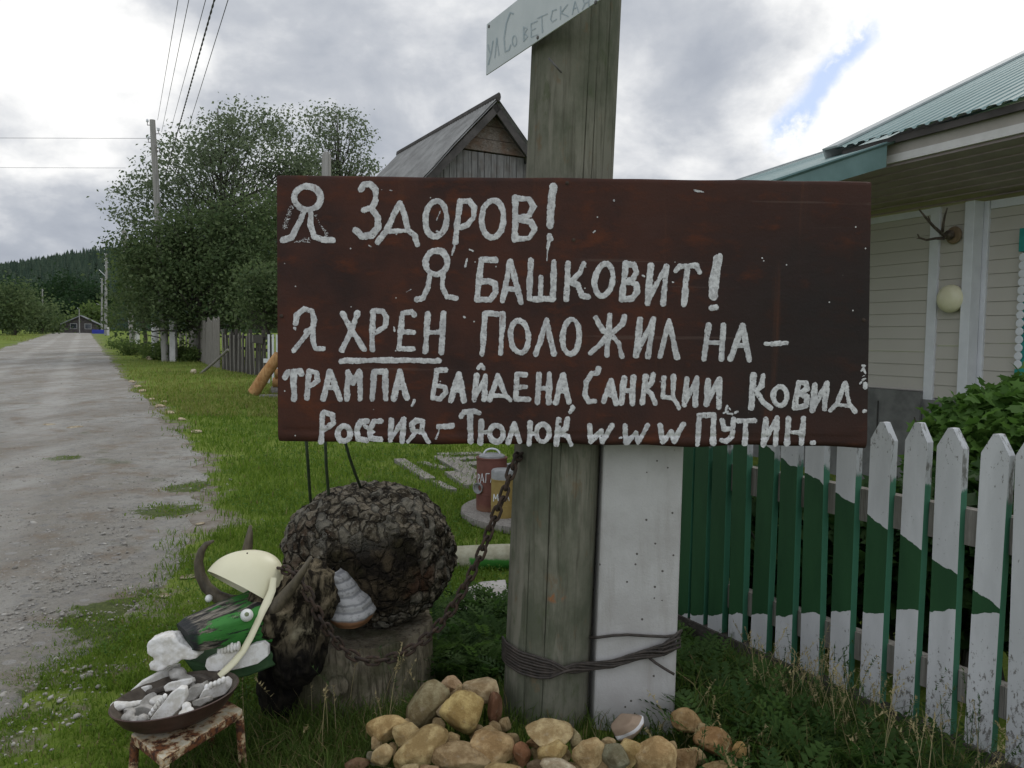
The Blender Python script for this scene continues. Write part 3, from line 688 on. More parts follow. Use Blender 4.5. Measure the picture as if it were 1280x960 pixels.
def lawn(n_, x0, x1, y0, y1, h, w, lean, col, dry=0, sel=None, patch=False):
    xs, ys = sample_px(n_, x0, x1, y0, y1); rn = roadness(xs, ys)
    p = np.clip(-rn * 2.0 + .38, 0, 1) * np.clip(fbm(xs, ys, 2.4, 100) * 2.6 - .35, .25, 1)
    if patch: p = np.clip(patchiness(xs, ys) * 1.6, 0, 1) * np.clip(fbm(xs, ys, 7, 104) * 4 - 1.5, 0, 1)
    if sel is not None: p = p * sel(xs, ys)
    keep = (RNG.random(n_) < p) & ~excluded(xs, ys); xs, ys = xs[keep], ys[keep]
    sc = np.clip(ys / 4.5, .8, 3.2)
    hh = h * np.clip(sc, .8, 1.5) * (.45 + .85 * fbm(xs, ys, 3.1, 108))
    parts.append(blades(np.stack([xs, ys, gz(xs, ys) + (.010 if patch else -.004)], 1), hh, w * sc, lean, col, dry))
nb = lambda x, y: ~behind_fence(x, y)
G1 = ((.085, .155, .015), (.19, .28, .038)); G2 = ((.05, .092, .014), (.115, .17, .034)); G3 = ((.18, .215, .04), (.31, .32, .10))
lawn(200000, -120, 800, 470, 860, .05, .006, .8, G1, .02, nb)
lawn(42000, 110, 760, 432, 520, .07, .007, .6, G3, .04, nb)
lawn(9000, -200, 110, 421.5, 440, .16, .012, .6, G3, .04, nb)
lawn(110000, -60, 420, 560, 1250, .020, .007, 1.1, G1, .05, None, True)
lawn(30000, 240, 900, 800, 1300, .11, .005, .7, G2, .10, nb)
lawn(40000, -200, 320, 820, 1350, .045, .005, .8, G1, .06, nb)
tag(arr_mesh('grass', *merge(parts)[:2], M['grass_blade'], org=(0, 0, 0), tint=merge(parts)[2]), 'short green grass of the roadside verge and yard', 'grass', kind='stuff')

# clover and silverweed leaves lying in the lawn
xs, ys = sample_px(30000, 120, 700, 500, 900); rn = roadness(xs, ys); keep = (rn < -.15) & (fbm(xs, ys, 1.6, 130) > .42) & ~excluded(xs, ys) & ~behind_fence(xs, ys); xs, ys = xs[keep], ys[keep]
V, T, k = scatter(np.stack([xs, ys, gz(xs, ys) + RNG.uniform(.01, .045, len(xs))], 1), RNG.uniform(.012, .024, len(xs))[:, None] * np.clip(ys / 4.5, .8, 2)[:, None], frames(len(xs), .25), *LEAF)
t = RNG.random((len(xs), 1)); tag(arr_mesh('clover', V, T, M['leaf'], org=(0, 0, 0), tint=np.repeat(np.array((.055, .13, .015)) * (1 - t) + np.array((.13, .22, .04)) * t, k, 0)), 'low clover leaves spread through the lawn', 'ground cover', kind='stuff')

# weeds between the posts and the fence, and behind the fence
def frond(P, L, az, el, pairs=7, leaf=.03):
    vs, ts, b0 = [], [], 0
    d = np.array([math.cos(az) * math.cos(el), math.sin(az) * math.cos(el), math.sin(el)]); side = np.array([-math.sin(az), math.cos(az), 0]); up = np.cross(d, side)
    for i in range(pairs):
        s_ = (i + 1) / pairs; c0 = P + d * L * s_ + np.array([0, 0, -1]) * L * .35 * s_ * s_
        for sg in (-1, 1):
            l = leaf * (1 - .55 * abs(s_ - .55)) ; q = side * sg * l + d * l * .45; w_ = d * l * .26
            vs += [c0, c0 + q * .5 + w_ - up * .003, c0 + q, c0 + q * .5 - w_]; ts += [(b0, b0 + 1, b0 + 2), (b0, b0 + 2, b0 + 3)]; b0 += 4
    return np.array(vs), np.array(ts)
def weeds(n_, pts, Lr, leaf, cols, elr=(.35, 1.2)):
    out = []
    for p in pts[:n_]:
        V, T = frond(np.array(p), random.uniform(*Lr), random.uniform(0, 6.283), random.uniform(*elr), random.choice((6, 7, 8)), leaf * random.uniform(.7, 1.3))
        t = random.random(); c = np.array(cols[0]) * (1 - t) + np.array(cols[1]) * t; out.append((V, T, np.tile(c, (len(V), 1))))
    return out
DG = ((.028, .066, .014), (.08, .145, .032)); LG = ((.05, .12, .024), (.10, .19, .045))
pts = []
while len(pts) < 1900:
    u_, v_ = random.uniform(-.9, 1.9), random.uniform(.03, 1.05); p = FA + FD * u_ + FN * v_
    if p.y < 1.75 or (p.x < .56 and p.y < 2.78 and p.x > -.3): continue
    if v_ > .55 and random.random() < (v_ - .5) * 1.2: continue
    if v_ < .30 and random.random() < .8 - v_ * 1.5: continue
    pts.append((p.x, p.y, float(gz(p.x, p.y)) + random.uniform(0, .09) * min(1, max(0, v_ - .08) * 4)))
wp = weeds(1900, pts, (.10, .24), .034, DG)
pts = [(x_, y_, float(gz(x_, y_)) + random.uniform(0, .12)) for x_, y_ in ((random.uniform(-.33, -.02), random.uniform(2.85, 3.7)) for _ in range(420))]
wp += weeds(420, pts, (.08, .2), .030, DG)
pts = [(p.x, p.y, random.uniform(.0, .10)) for p in (FA + FD * random.uniform(-.7, .4) + FN * random.uniform(.2, .9) for _ in range(260))]
wp += weeds(260, pts, (.08, .17), .032, LG)
V, T, K = merge(wp); tag(arr_mesh('weeds', V, T, M['leaf'], org=(0, 0, 0), tint=K), 'dark ferny weeds growing between the posts and the picket fence', 'weeds', kind='stuff')

# tall seeding grass: in front of the fence, by the stump and beside the stones
def stalks(P, hh, dry):
    Vs, Ts, Ks, o = [], [], [], 0
    for p, h in zip(P, hh):
        az = random.uniform(0, 6.283); ln = random.uniform(.1, .55); dv = np.array([math.cos(az), math.sin(az), 0]); sd_ = np.array([-math.sin(az), math.cos(az), 0]) * .0016
        c = np.array((.38, .32, .17) if random.random() < dry else (.055, .10, .03)) * random.uniform(.7, 1.2); prev = None
        for i in range(6):
            s_ = i / 5; q = np.array(p) + np.array([0, 0, h * (s_ - .12 * ln * s_ * s_)]) + dv * h * ln * s_ * s_
            Vs += [q - sd_ * (1 - .6 * s_), q + sd_ * (1 - .6 * s_)]; Ks += [c, c]
            if i: Ts += [(o + 2 * i - 2, o + 2 * i - 1, o + 2 * i + 1), (o + 2 * i - 2, o + 2 * i + 1, o + 2 * i)]
        o += 12
        for j in range(11):
            s_ = 1 - j * .022; b = np.array(p) + np.array([0, 0, h * (s_ - .12 * ln * s_ * s_)]) + dv * h * ln * s_ * s_
            e = np.array([random.gauss(0, 1), random.gauss(0, 1), random.gauss(.6, .6)]); e *= .016 / np.linalg.norm(e); w_ = np.cross(e, (.3, .5, .8)); w_ *= .0032 / np.linalg.norm(w_)
            Vs += [b - w_, b + w_, b + e]; Ts.append((o, o + 1, o + 2)); Ks += [c * 1.15] * 3; o += 3
    return np.array(Vs), np.array(Ts), np.array(Ks)
P = []; H = []
for _ in range(170):
    p = FA + FD * random.uniform(-.2, .62) + FN * random.gauss(.27, .09); P.append((p.x, p.y, float(gz(p.x, p.y)))); H.append(random.uniform(.16, .36))
for _ in range(26): x_, y_ = random.uniform(-.85, -.28), random.uniform(2.3, 2.6); P.append((x_, y_, float(gz(x_, y_)))); H.append(random.uniform(.14, .33))
for _ in range(30): x_, y_ = random.uniform(.4, .75), random.uniform(2.1, 2.4); P.append((x_, y_, float(gz(x_, y_)))); H.append(random.uniform(.12, .26))
V, T, K = stalks(P, H, .62); parts = [(V, T, K)]
P = np.array([(lambda p: (p.x, p.y, float(gz(p.x, p.y))))(FA + FD * random.uniform(-.5, .9) + FN * random.uniform(.12, .75)) for _ in range(5000)]); P = P[(P[:, 0] > .58) | (P[:, 1] > 2.9)]
parts.append(blades(P, np.full(len(P), .17), np.full(len(P), .005), .8, G2, .16))
x_ = RNG.uniform(-1.05, -.25, 5200); y_ = RNG.uniform(2.0, 2.60, 5200); q = ~excluded(x_, y_); x_, y_ = x_[q], y_[q]
parts.append(blades(np.stack([x_, y_, gz(x_, y_)], 1), np.full(len(x_), .12), np.full(len(x_), .0045), .8, G2, .14))
V, T, K = merge(parts); tag(arr_mesh('tall_grass', V, T, M['grass_blade'], org=(0, 0, 0), tint=K), 'tall seeding grass with dry straw coloured stalks', 'grass', kind='stuff')

# ------------------------------------------------------------------ trees
def tree(name, label, base, trunk_h, blobs, n_leaf, leaf, cols, group=None, clump=26, spread=.42, rad=.16, twig=True, cat='tree', fill=1.0):
    """blobs: ellipsoids (centre, radii) that the leaf clumps fill unevenly"""
    base = Vector(base); t = thing(name, base, label, cat, group)
    cen = []; wts = [b_[1][0] * b_[1][1] * b_[1][2] for b_ in blobs]
    ncl = max(4, n_leaf // clump)
    while len(cen) < ncl:
        c, r = random.choices(blobs, wts)[0]; v = Vector((random.gauss(0, 1), random.gauss(0, 1), random.gauss(0, 1))).normalized() * (random.random() ** (1 / (3 * fill + .8)))
        p = Vector(c) + Vector((v.x * r[0], v.y * r[1], v.z * r[2]))
        if mnoise.noise(p * (1.6 / max(r))) * .9 + mnoise.noise(p * (5 / max(r))) < -.18: continue
        cen.append(p)
    m = MB(); top = base + Vector((0, 0, trunk_h)); hi = max(c[2] + r[2] * .6 for c, r in blobs); mid = Vector((sum(c[0] for c, r in blobs) / len(blobs), sum(c[1] for c, r in blobs) / len(blobs), hi))
    m.tube([base - Vector((0, 0, .1)), base + (top - base) * .5 + Vector((.06 * trunk_h, 0, 0)), top, top.lerp(mid, .5) + Vector((random.uniform(-.3, .3), random.uniform(-.3, .3), 0)), mid], [rad * 1.2, rad, rad * .85, rad * .5, rad * .15], 8, jit=.08)
    if twig:
        step = max(1, len(cen) // 90)
        for p in cen[::step]:
            k = max(.0, min(.95, (p.z - top.z) / max(.1, mid.z - top.z) - .3)); s0 = top.lerp(mid, k); a = s0.lerp(p, .55) + Vector((random.uniform(-.2, .2), random.uniform(-.2, .2), -.12 * (p - s0).length))
            m.tube([s0, a, p], [rad * .3 * (1 - k * .6), rad * .17, rad * .06], 5, caps=False)
    m.build('trunk', M['trunk_bark'], t, smooth=180)
    A = np.repeat(np.array([tuple(c) for c in cen]), clump, 0); A = A + RNG.normal(0, spread, A.shape) * np.array((1, 1, .75))
    n_ = len(A); sz = leaf * RNG.uniform(.6, 1.35, n_)
    V, T, k = scatter(A, sz[:, None], frames(n_, .85), *LEAF)
    tt = np.clip(np.repeat(RNG.random(len(cen)), clump) * .7 + RNG.random(n_) * .45, 0, 1)[:, None]; col = np.array(cols[0]) * (1 - tt) + np.array(cols[1]) * tt
    arr_mesh('crown', V, T, M['leaf'], parent=t, tint=np.repeat(col, k, 0))
    return t
def blob(px, py, Y, rx, rz, ry=None): p = at(px, py, Y); k = Y / 979; return (tuple(p), (rx * k, (ry or rx * .8) * k, rz * k))
TC1 = ((.06, .11, .025), (.15, .20, .06)); TC2 = ((.05, .088, .032), (.15, .195, .085)); TC3 = ((.10, .135, .075), (.20, .24, .14))
def base_of(px, Y): p = at(px, 420, Y); return (p.x, p.y, float(gz(p.x, p.y)))
tree('bird_cherry_tree', 'tall loose-crowned tree with sky showing through, behind the grey board fence', base_of(290, 37), 3.2,
     [blob(295, 215, 37, 105, 62), blob(330, 180, 37, 62, 48), blob(240, 235, 37, 75, 50), blob(190, 262, 36.5, 52, 36), blob(270, 180, 37, 40, 34), blob(170, 250, 36.5, 30, 40), blob(375, 250, 37, 60, 60), blob(310, 152, 37, 40, 24)], 17000, .175, TC3, clump=15, spread=.30, rad=.17, fill=1.2)
tree('aspen_tree', 'smaller pointed leafy tree whose top rises just left of the barn roof', base_of(420, 40), 3.5,
     [blob(420, 190, 40, 42, 50), blob(405, 160, 40, 26, 30), blob(445, 170, 40, 20, 34), blob(440, 215, 40, 34, 30), blob(395, 230, 40, 40, 40)], 5600, .17, TC3, clump=15, spread=.27, rad=.14, fill=1.2)
tree('dense_tree', 'dense dark green tree mass directly above the grey board fence', base_of(250, 33), 1.6,
     [blob(250, 365, 33, 70, 50), blob(310, 350, 32, 60, 70), blob(175, 360, 33, 36, 44), blob(205, 320, 33, 50, 36), blob(345, 320, 32, 50, 80), blob(265, 300, 33, 60, 36), blob(160, 312, 33, 26, 20), blob(300, 280, 33, 45, 30), blob(150, 395, 34, 22, 24), blob(225, 285, 33.5, 44, 26), blob(215, 395, 33, 40, 28)], 34000, .165, TC2, clump=22, spread=.36, rad=.16, fill=.9)
tree('young_tree', 'light green young tree beside the road at the left end of the dark trees', base_of(180, 42), 1.5,
     [blob(180, 345, 42, 28, 40), blob(165, 370, 42, 20, 26), blob(215, 330, 41, 36, 26)], 5200, .20, TC1, clump=20, spread=.4, rad=.1)
tree('overhanging_tree', 'leafy tree crown hanging over the lattice fence beside the big sign', base_of(335, 27), 1.4,
     [blob(340, 375, 27, 40, 34), blob(312, 392, 28, 22, 20), blob(330, 350, 27, 30, 20)], 5200, .14, TC2, clump=20, spread=.26, rad=.08, fill=.9)
tree('roadside_bush', 'rounded green bush in front of the grey board fence', base_of(232, 34), .3,
     [blob(225, 442, 34, 38, 14), blob(252, 447, 33, 26, 12), blob(198, 442, 35, 22, 12)], 4200, .14, TC1, clump=20, spread=.16, rad=.04, twig=False, cat='bush')
tree('verge_bush', 'low weedy bush at the foot of the round post', base_of(168, 39), .2,
     [blob(168, 437, 39, 22, 9), blob(150, 432, 48, 16, 8)], 1600, .14, TC1, clump=20, spread=.16, rad=.03, twig=False, cat='bush')
FT = 'trees across the road'
for px, py, Y, rx, rz, nl, lab in ((18, 385, 95, 34, 30, 3800, 'dark bushy tree across the road at the picture edge'), (52, 395, 110, 22, 20, 2600, 'low rounded tree across the road beside the single pole'),
                          (72, 405, 125, 14, 10, 1200, 'small pale green bush where the road disappears')):
    tree('far_tree', lab, base_of(px, Y), 1.2, [blob(px, py, Y, rx, rz), blob(px - 14, py + 6, Y, rx * .8, rz * .8)], nl, .42, TC2 if Y < 120 else TC1, FT, 22, .9, .2, False)
MT = 'trees below the far hill'
for i, (px, py, Y, rx, rz, lab) in enumerate(((88, 362, 190, 26, 17, 'broad tree below the hill, just right of the single pole'), (112, 375, 175, 24, 18, 'dark round tree above the small house'), (66, 372, 200, 20, 15, 'dark tree right behind the single pole'),
                                       (92, 388, 170, 20, 12, 'low tree behind the small house roof'), (118, 398, 150, 12, 9, 'small light tree right of the small house'), (40, 372, 210, 24, 14, 'dark tree behind the bushy tree across the road'), (5, 366, 215, 26, 14, 'dark tree at the picture edge below the hill'))):
    tree('hillside_tree', lab, base_of(px, Y), 2, [blob(px, py, Y, rx, rz), blob(px + rx * .5, py + 6, Y, rx * .7, rz * .8)], 2000, .75, ((.014, .036, .014), (.035, .068, .026)) if i != 4 else TC1, MT, 20, 1.3, .25, False)

# ================================================================== far buildings, poles, wires
def gpt(px, Y): p = at(px, 420, Y); return Vector((p.x, p.y, float(gz(p.x, p.y))))
def gable_house(name, label, px, Y, w, dpt, wall_h, roof_h, yaw, mats):
    b = gpt(px, Y); t = thing(name, b, label, 'house'); ex = Vector((math.cos(yaw), math.sin(yaw), 0)); ey = Vector((-ex.y, ex.x, 0)); z = Vector((0, 0, 1))
    m = MB(); m.box(b - ex * w / 2 - ey * dpt / 2 - z * .4, ex * w, ey * dpt, z * (wall_h + .4)); m.build('wall', mats[0], t)
    m = MB(); a, c = b - ex * w / 2 - ey * dpt / 2 + z * wall_h, b + ex * w / 2 - ey * dpt / 2 + z * wall_h; r = (a + c) / 2 + z * roof_h
    m.prism([a, c, r], ey * dpt); m.build('gable', mats[0], t)
    m = MB(); ov = .5
    for s_ in (-1, 1):
        e = (a if s_ < 0 else c) + (ex * s_ - z * roof_h / (w / 2)) * .5; m.hexa([e - ey * ov, r - ey * ov + z * .02, r + ey * (dpt + ov) + z * .02, e + ey * (dpt + ov), e - ey * ov + z * .15, r - ey * ov + z * .17, r + ey * (dpt + ov) + z * .17, e + ey * (dpt + ov) + z * .15])
    m.build('roof', mats[1], t)
    for k in (-.22, .22):
        wp_ = b + ex * w * k - ey * (dpt / 2 + .03) + z * wall_h * .4; f = MB().box(wp_ - ex * .5, ex * 1.0, ey * .05, z * .9).build('window', M['grey_metal'], t); MB().box(wp_ - ex * .4 - ey * .02 + z * .1, ex * .8, ey * .03, z * .7).build('pane', M['window_glass'], f)
    return t
gable_house('small_house', 'small house with pale grey gabled roof at the far end of the road', 103, 128, 4.6, 6, 1.5, 1.15, R(25), (M['barn_dark'], M['far_roof']))
gable_house('low_shed', 'low dark shed with flat pitched roof left of the small house', 77, 132, 3.2, 4, 1.0, .6, R(10), (M['barn_dark'], M['far_roof']))
b = gpt(115, 120); MB().box(b, (2.4, .3, 0), (0, .08, 0), (0, 0, .62)).build('blue_panel_fence', M['blue_panel'])
tag(bpy.data.objects['blue_panel_fence'], 'short bright blue panel fence at the foot of the small house', 'fence')

def pole(name, label, p0, p1, rad, mat_='pole_wood', group=None, ins=0, stake=None, arms=()):
    t = thing(name, p0, label, 'utility pole', group); p0, p1 = Vector(p0), Vector(p1)
    MB().tube([p0 - Vector((0, 0, .3)), p0.lerp(p1, .5), p1], [rad * 1.15, rad, rad * .8], 10).build('shaft', M[mat_], t, smooth=60)
    for k in range(ins):
        q = p0.lerp(p1, 1 - .035 * (k + .6)); s_ = 1 if k % 2 else -1; m = MB(); m.tube([q, q + Vector((.22 * s_, 0, 0)), q + Vector((.22 * s_, 0, .14))], .018, 6)
        m.build('bracket', M['rust_iron'], t); MB().lathe(q + Vector((.22 * s_, 0, .12)), [(.03, 0), (.055, .03), (.045, .07), (.055, .09), (.02, .13)], 10).build('insulator', M['white_trim'], t, smooth=60)
    for f, L_, rise in arms:
        q = p0.lerp(p1, f); MB().tube([q, q + Vector((-L_, .1, rise))], .035, 6).build('lamp_arm', M['white_trim'], t)
    if stake:
        a, hgt = stake; MB().box(Vector(a) - Vector((.11, 0, .3)), (.22, .05, 0), (0, .2, 0), (0, 0, hgt + .3)).build('stake', M['concrete'], t)
        q = Vector(a) + Vector((-.15, -.02, hgt * .72)); MB().tube([q + Vector((-.35, 0, 0)), q, q + Vector((.28, 0, 0))], .035, 6).build('binding', M['dark_wire'], t)
    return t
P1B, P1T = gpt(207, 33), at(190.5, 150, 33)
pole('utility_pole', 'tall grey pole rising behind the loose-crowned tree, tied to a white concrete stake', P1B, P1T, .14, ins=4, stake=(at(215, 432, 32.6) - Vector((0, 0, .5)), 1.55))
P2B, P2T = gpt(166, 62), at(155, 288, 62)
pole('utility_pole', 'grey pole at the left edge of the dark trees with a short white stake', P2B, P2T, .19, ins=4, stake=(gpt(171, 61.5), 1.2))
pole('utility_pole', 'distant pole with white insulators standing clear of the trees', gpt(132, 105), at(133, 317, 105), .17, 'far_pole', ins=6, stake=(gpt(134.5, 104), 1.1), arms=((.72, 1.0, .9),))
pole('utility_pole', 'very distant thin pole just left of the pole with white insulators', gpt(127.5, 140), at(127.5, 348, 140), .16, 'far_pole', ins=5)
pole('utility_pole', 'farthest pole on the right of the road, beside the small house', gpt(123, 160), at(122.5, 380, 160), .14, 'far_pole', ins=2)
pole('utility_pole', 'single pole across the road, in front of the hill forest', gpt(54, 185), at(53, 361, 185), .17, 'far_pole', ins=2)
pole('utility_pole', 'thin pole standing in front of the small house roof', gpt(99.5, 118), at(99, 386, 118), .07, 'far_pole', ins=1)
# round concrete post and old wood post tip
b = gpt(194, 37); m = MB().lathe(b - Vector((0, 0, .3)), [(.17, 0), (.165, 1.9), (.15, 1.95)], 14); tag(m.build('round_post', M['concrete'], smooth=40), 'pale round post standing alone in the verge before the bush', 'post')
b = gpt(408, 13); tp = at(408, 190, 13); m = MB(); m.tube([b, b.lerp(tp, .5), tp + Vector((.0, 0, -.06)), tp], [.085, .08, .075, .045], 10); tag(m.build('wooden_pole', M['pole_wood'], smooth=60), 'weathered wooden pole whose tip shows over the big sign', 'pole')

def wire(pts, r, label, twist=False, sag=0):
    a, b_ = Vector(pts[0]), Vector(pts[1]); q = [a.lerp(b_, i / 40) - Vector((0, 0, sag * 4 * (i / 40) * (1 - i / 40))) for i in range(41)]; m = MB()
    if twist:
        N_ = 600
        for ph in (0, math.pi):
            z = []
            for i in range(N_):
                p = a.lerp(b_, (i / N_) ** 1.0) - Vector((0, 0, sag * 4 * (i / N_) * (1 - i / N_))); an = i * .55 + ph; z.append(p + Vector((math.cos(an), 0, math.sin(an))) * r * .9)
            m.tube(z, r, 5)
    else: m.tube(q, r, 6)
    tag(m.build('overhead_wire', M['insulated_cable'], smooth=180), label, 'wire', 'wires of the overhead line')
# they run from the head of the near post (above the picture) to the pole behind the tree
def near_top(px, Y=12.0): return at(px, -40, Y)
def ext(px0, px1, y1, Y1=33, Y0=15):
    a, b_ = at(px0, 0, Y0), at(px1, y1, Y1); return (a + (a - b_) * .72, b_)
wire(ext(222.5, 197, 150), .007, 'leftmost thin overhead wire'); wire(ext(236, 202, 165), .007, 'second thin overhead wire from the left')
wire(ext(257, 214, 160), .007, 'thin overhead wire just left of the thick twisted cable'); wire(ext(268, 206, 222), .011, 'thick twisted black overhead cable', True)
wire(ext(285, 226, 190), .008, 'rightmost thin overhead wire')
wire((at(-160, 172, 34), at(190, 173, 33)), .008, 'upper thin wire crossing the sky towards the picture edge'); wire((at(-160, 209, 64), at(157, 210, 62)), .012, 'lower thin wire crossing the sky towards the picture edge')

# ------------------------------------------------------------------ old fences on the left
def board_fence(name, label, pA, pB, h, n_, mat_, gap=.02, jag=.15, lean=.02):
    t = thing(name, pA, label, 'fence'); d = pB - pA; L = d.length; u = d / L; w = L / n_; nrm = Vector((u.y, -u.x, 0))
    for k in (.25, .75):
        zA = Vector((0, 0, h * k)); MB().box(pA + zA + nrm * -.05, u * L, nrm * -.04, Vector((0, 0, .07))).build('rail', M['grey_wood'], t)
    for i in range(n_):
        o = pA + u * (i * w); o.z = float(gz(o.x, o.y)) - .05; hh = h + random.uniform(-jag, jag); ww = w - gap - random.uniform(0, gap); zz = Vector((u.x * random.gauss(0, lean), u.y * random.gauss(0, lean), 1)) * hh
        m = MB(); q = nrm * -.022; p = [o, o + u * ww, o + u * ww + zz - Vector((0, 0, random.uniform(.02, .09))), o + u * ww * .5 + zz + Vector((0, 0, .05)), o + zz - Vector((0, 0, random.uniform(.02, .09)))]
        m.prism(p, q); m.build('board', M[mat_], t)
    return t
fa, fb = gpt(236, 37), gpt(274, 27.5)
board_fence('board_fence', 'tall weathered grey fence of upright boards beyond the bush', fa, fb, 1.75, 18, 'grey_wood', .02, .12)
fa2, fb2 = gpt(224, 40), gpt(234, 37.6)
board_fence('rail_fence', 'short run of sparse pale slats left of the tall grey fence', fa2, fb2, 1.35, 4, 'grey_wood', .25, .1)
# lattice fence: dark boards below, a crooked slatted band above
la, lb = gpt(277, 27), gpt(333, 23.2); t = thing('lattice_fence', la, 'low sagging fence of thin dark slats between the board fence and the sign', 'fence'); u = (lb - la).normalized(); nr = Vector((u.y, -u.x, 0)); L = (lb - la).length; w = L / 44
m = MB()
for k in (.06, .42, .74, 1.1): m.box(la + Vector((0, 0, k)) - nr * .04, u * L, nr * -.04, Vector((0, 0, .09)))
m.build('rail', M['dark_wood'], t)
for i in range(44):
    o = la + u * (i * w); o.z = float(gz(o.x, o.y)); m = MB(); h_ = 1.28 + .06 * math.sin(i * .7) + random.uniform(-.09, .05) - (.25 if i > 37 else 0); m.box(o, u * w * .7, nr * -.02, Vector((u.x * random.gauss(0, .03), u.y * random.gauss(0, .03), 1)) * h_); m.build('slat', M['grey_wood' if i % 4 == 1 else 'dark_wood'], t)
for i in (0, 12, 26, 38): o = la + u * (i * w + .02) - nr * .12; MB().tube([o, o + Vector((0, 0, 1.4))], .06, 8).build('fence_post', M['dark_wood'], t)
o = la + u * (L * .70) + Vector((0, 0, .98)) + nr * .03; MB().box(o, u * (L * .26), nr * .02, Vector((0, 0, .26))).build('patch_board', M['dark_wood'], t)
a, b_ = ground(251, 467), at(285, 437, 23.9); tag(MB().tube([a, a.lerp(b_, .5) - Vector((0, 0, .02)), b_], [.045, .042, .04], 8).build('leaning_prop', M['grey_wood'], smooth=60), 'pale pole propped at a slant against the low slatted fence', 'pole')
# white slats beside the sign
b = gpt(336, 20.6); t = thing('white_slat_fence', b, 'white slatted fence panel showing at the left edge of the big sign', 'fence'); zt = at(336, 418, 20.6).z
for i in range(7):
    q = gpt(334.5 + i * 5.2, 20.6); MB().box(q, (.05, 0, 0), (0, .03, 0), (0, 0, zt - q.z)).build('slat', M['white_slat'], t)
q = gpt(329, 20.65); MB().box(q + Vector((0, 0, (zt - q.z) * .42)), (1.2, 0, 0), (0, .03, 0), (0, 0, .11)).build('rail', M['white_slat'], t)

# logs at the left edge of the sign
b0 = ground(317, 494); lt = at(349, 444, b0.y - .15); dl = (lt - b0).normalized()
tag(MB().tube([b0 + Vector((0, 0, .05)), b0.lerp(lt, .5) + Vector((0, 0, .05)), lt], [.13, .125, .115], 14, jit=.03).build('leaning_log', M['peeled_log'], smooth=50), 'peeled orange log leaning on the log pile', 'log')
for i, (px, py, lab, mt_) in enumerate(((339, 489, 'bottom log of the pile at the left edge of the sign', 'grey_wood_long'), (341, 478, 'middle log of the pile, reddish', 'peeled_log'), (344, 467, 'topmost log of the pile, under the leaning log', 'peeled_log'))):
    c = at(px, py, b0.y + .35); tag(MB().tube([c, c + Vector((.5, .1, 0)), c + Vector((1.3, .25, .02))], [.11, .11, .1], 12).build('stacked_log', M[mt_], smooth=50), lab, 'log', 'logs piled by the sign edge')
g_ = ground(333, 497); tag(MB().box(g_ + Vector((-.15, 0, -.02)), (.75, .1, 0), (-.03, .25, 0), (0, 0, .07)).build('log_bearer', M['grey_wood_long']), 'flat grey board on the grass before the log pile', 'board')

# pale stones along the edge of the grass
def stone_mesh(c, sx, sy, sz, seed, rot, sub=3, flat=.25):
    off = Vector((seed * 3.1, seed * 1.7, seed * .9)); cuts = [(Vector((random.gauss(0, 1), random.gauss(0, 1), random.gauss(0, 1))).normalized(), random.uniform(.55, .88)) for _ in range(8)]
    bm = bmesh.new(); bmesh.ops.create_icosphere(bm, subdivisions=sub, radius=1); vs = []
    for v in bm.verts:
        p = v.co.copy(); p *= 1 + .20 * mnoise.noise(p * 1.1 + off) + .07 * mnoise.noise(p * 2.6 + off) + .02 * mnoise.noise(p * 7 + off)
        for nn, h in cuts:
            e = p.dot(nn) - h
            if e > 0: p -= nn * e * .86
        q = Vector((p.x * sx, p.y * sy, p.z * sz)); vs.append(Vector(c) + rot @ q)
    fs = [tuple(v.index for v in f.verts) for f in bm.faces]; bm.free()
    m = MB(); m.add(vs, fs); return m
for i, (px, py, w) in enumerate(((179, 490, 13), (190, 500, 11), (200, 509, 14), (211, 517, 13), (227, 525, 13), (245, 541, 15), (172, 484, 10), (165, 478, 9), (205, 503, 9))):
    g_ = ground(px, py); r_ = w / 2 / 979 * g_.y; m = stone_mesh(g_ + Vector((0, 0, r_ * .18)), r_, r_ * .8, r_ * .38, i + 60, Matrix.Rotation(random.uniform(0, 3), 3, 'Z')); o = m.build('edge_stone', M['river_stone'], smooth=180); o.color = (.50, .47, .43, 1)
    tag(o, 'flat whitish stone in the line along the grass edge of the road', 'stone', 'whitish stones edging the grass')
for px, py, w, h, lab in ((242, 467, 11, 6, 'white stone lying at the foot of the leaning pole'), (187, 450, 11, 4, 'white stone in the verge below the round post')):
    g_ = ground(px, py); r_ = w / 2 / 979 * g_.y; o = stone_mesh(g_ + Vector((0, 0, r_ * .4)), r_, r_ * .8, r_ * .7, px, Matrix.Identity(3)).build('verge_stone', M['river_stone'], smooth=180); o.color = (.5, .49, .46, 1); tag(o, lab, 'stone')
for i, (px, py, w, h) in enumerate(((92, 536, 24, 7), (62, 532, 20, 5), (236, 722, 22, 6), (85, 840, 18, 8), (118, 778, 16, 6), (205, 745, 20, 6), (40, 700, 16, 6), (150, 700, 14, 5), (250, 655, 14, 4), (180, 700, 12, 5))):
    g_ = ground(px, py); r_ = w / 2 / 979 * g_.y; o = stone_mesh(g_ + Vector((0, 0, r_ * .08)), r_, r_ * .8, r_ * .22, i + 80, Matrix.Rotation(random.uniform(0, 3), 3, 'Z')).build('embedded_stone', M['river_stone'], smooth=180); o.color = (.36, .345, .32, 1); tag(o, 'flat grey stone set into the surface of the dirt road', 'stone', 'flat stones set in the dirt road')

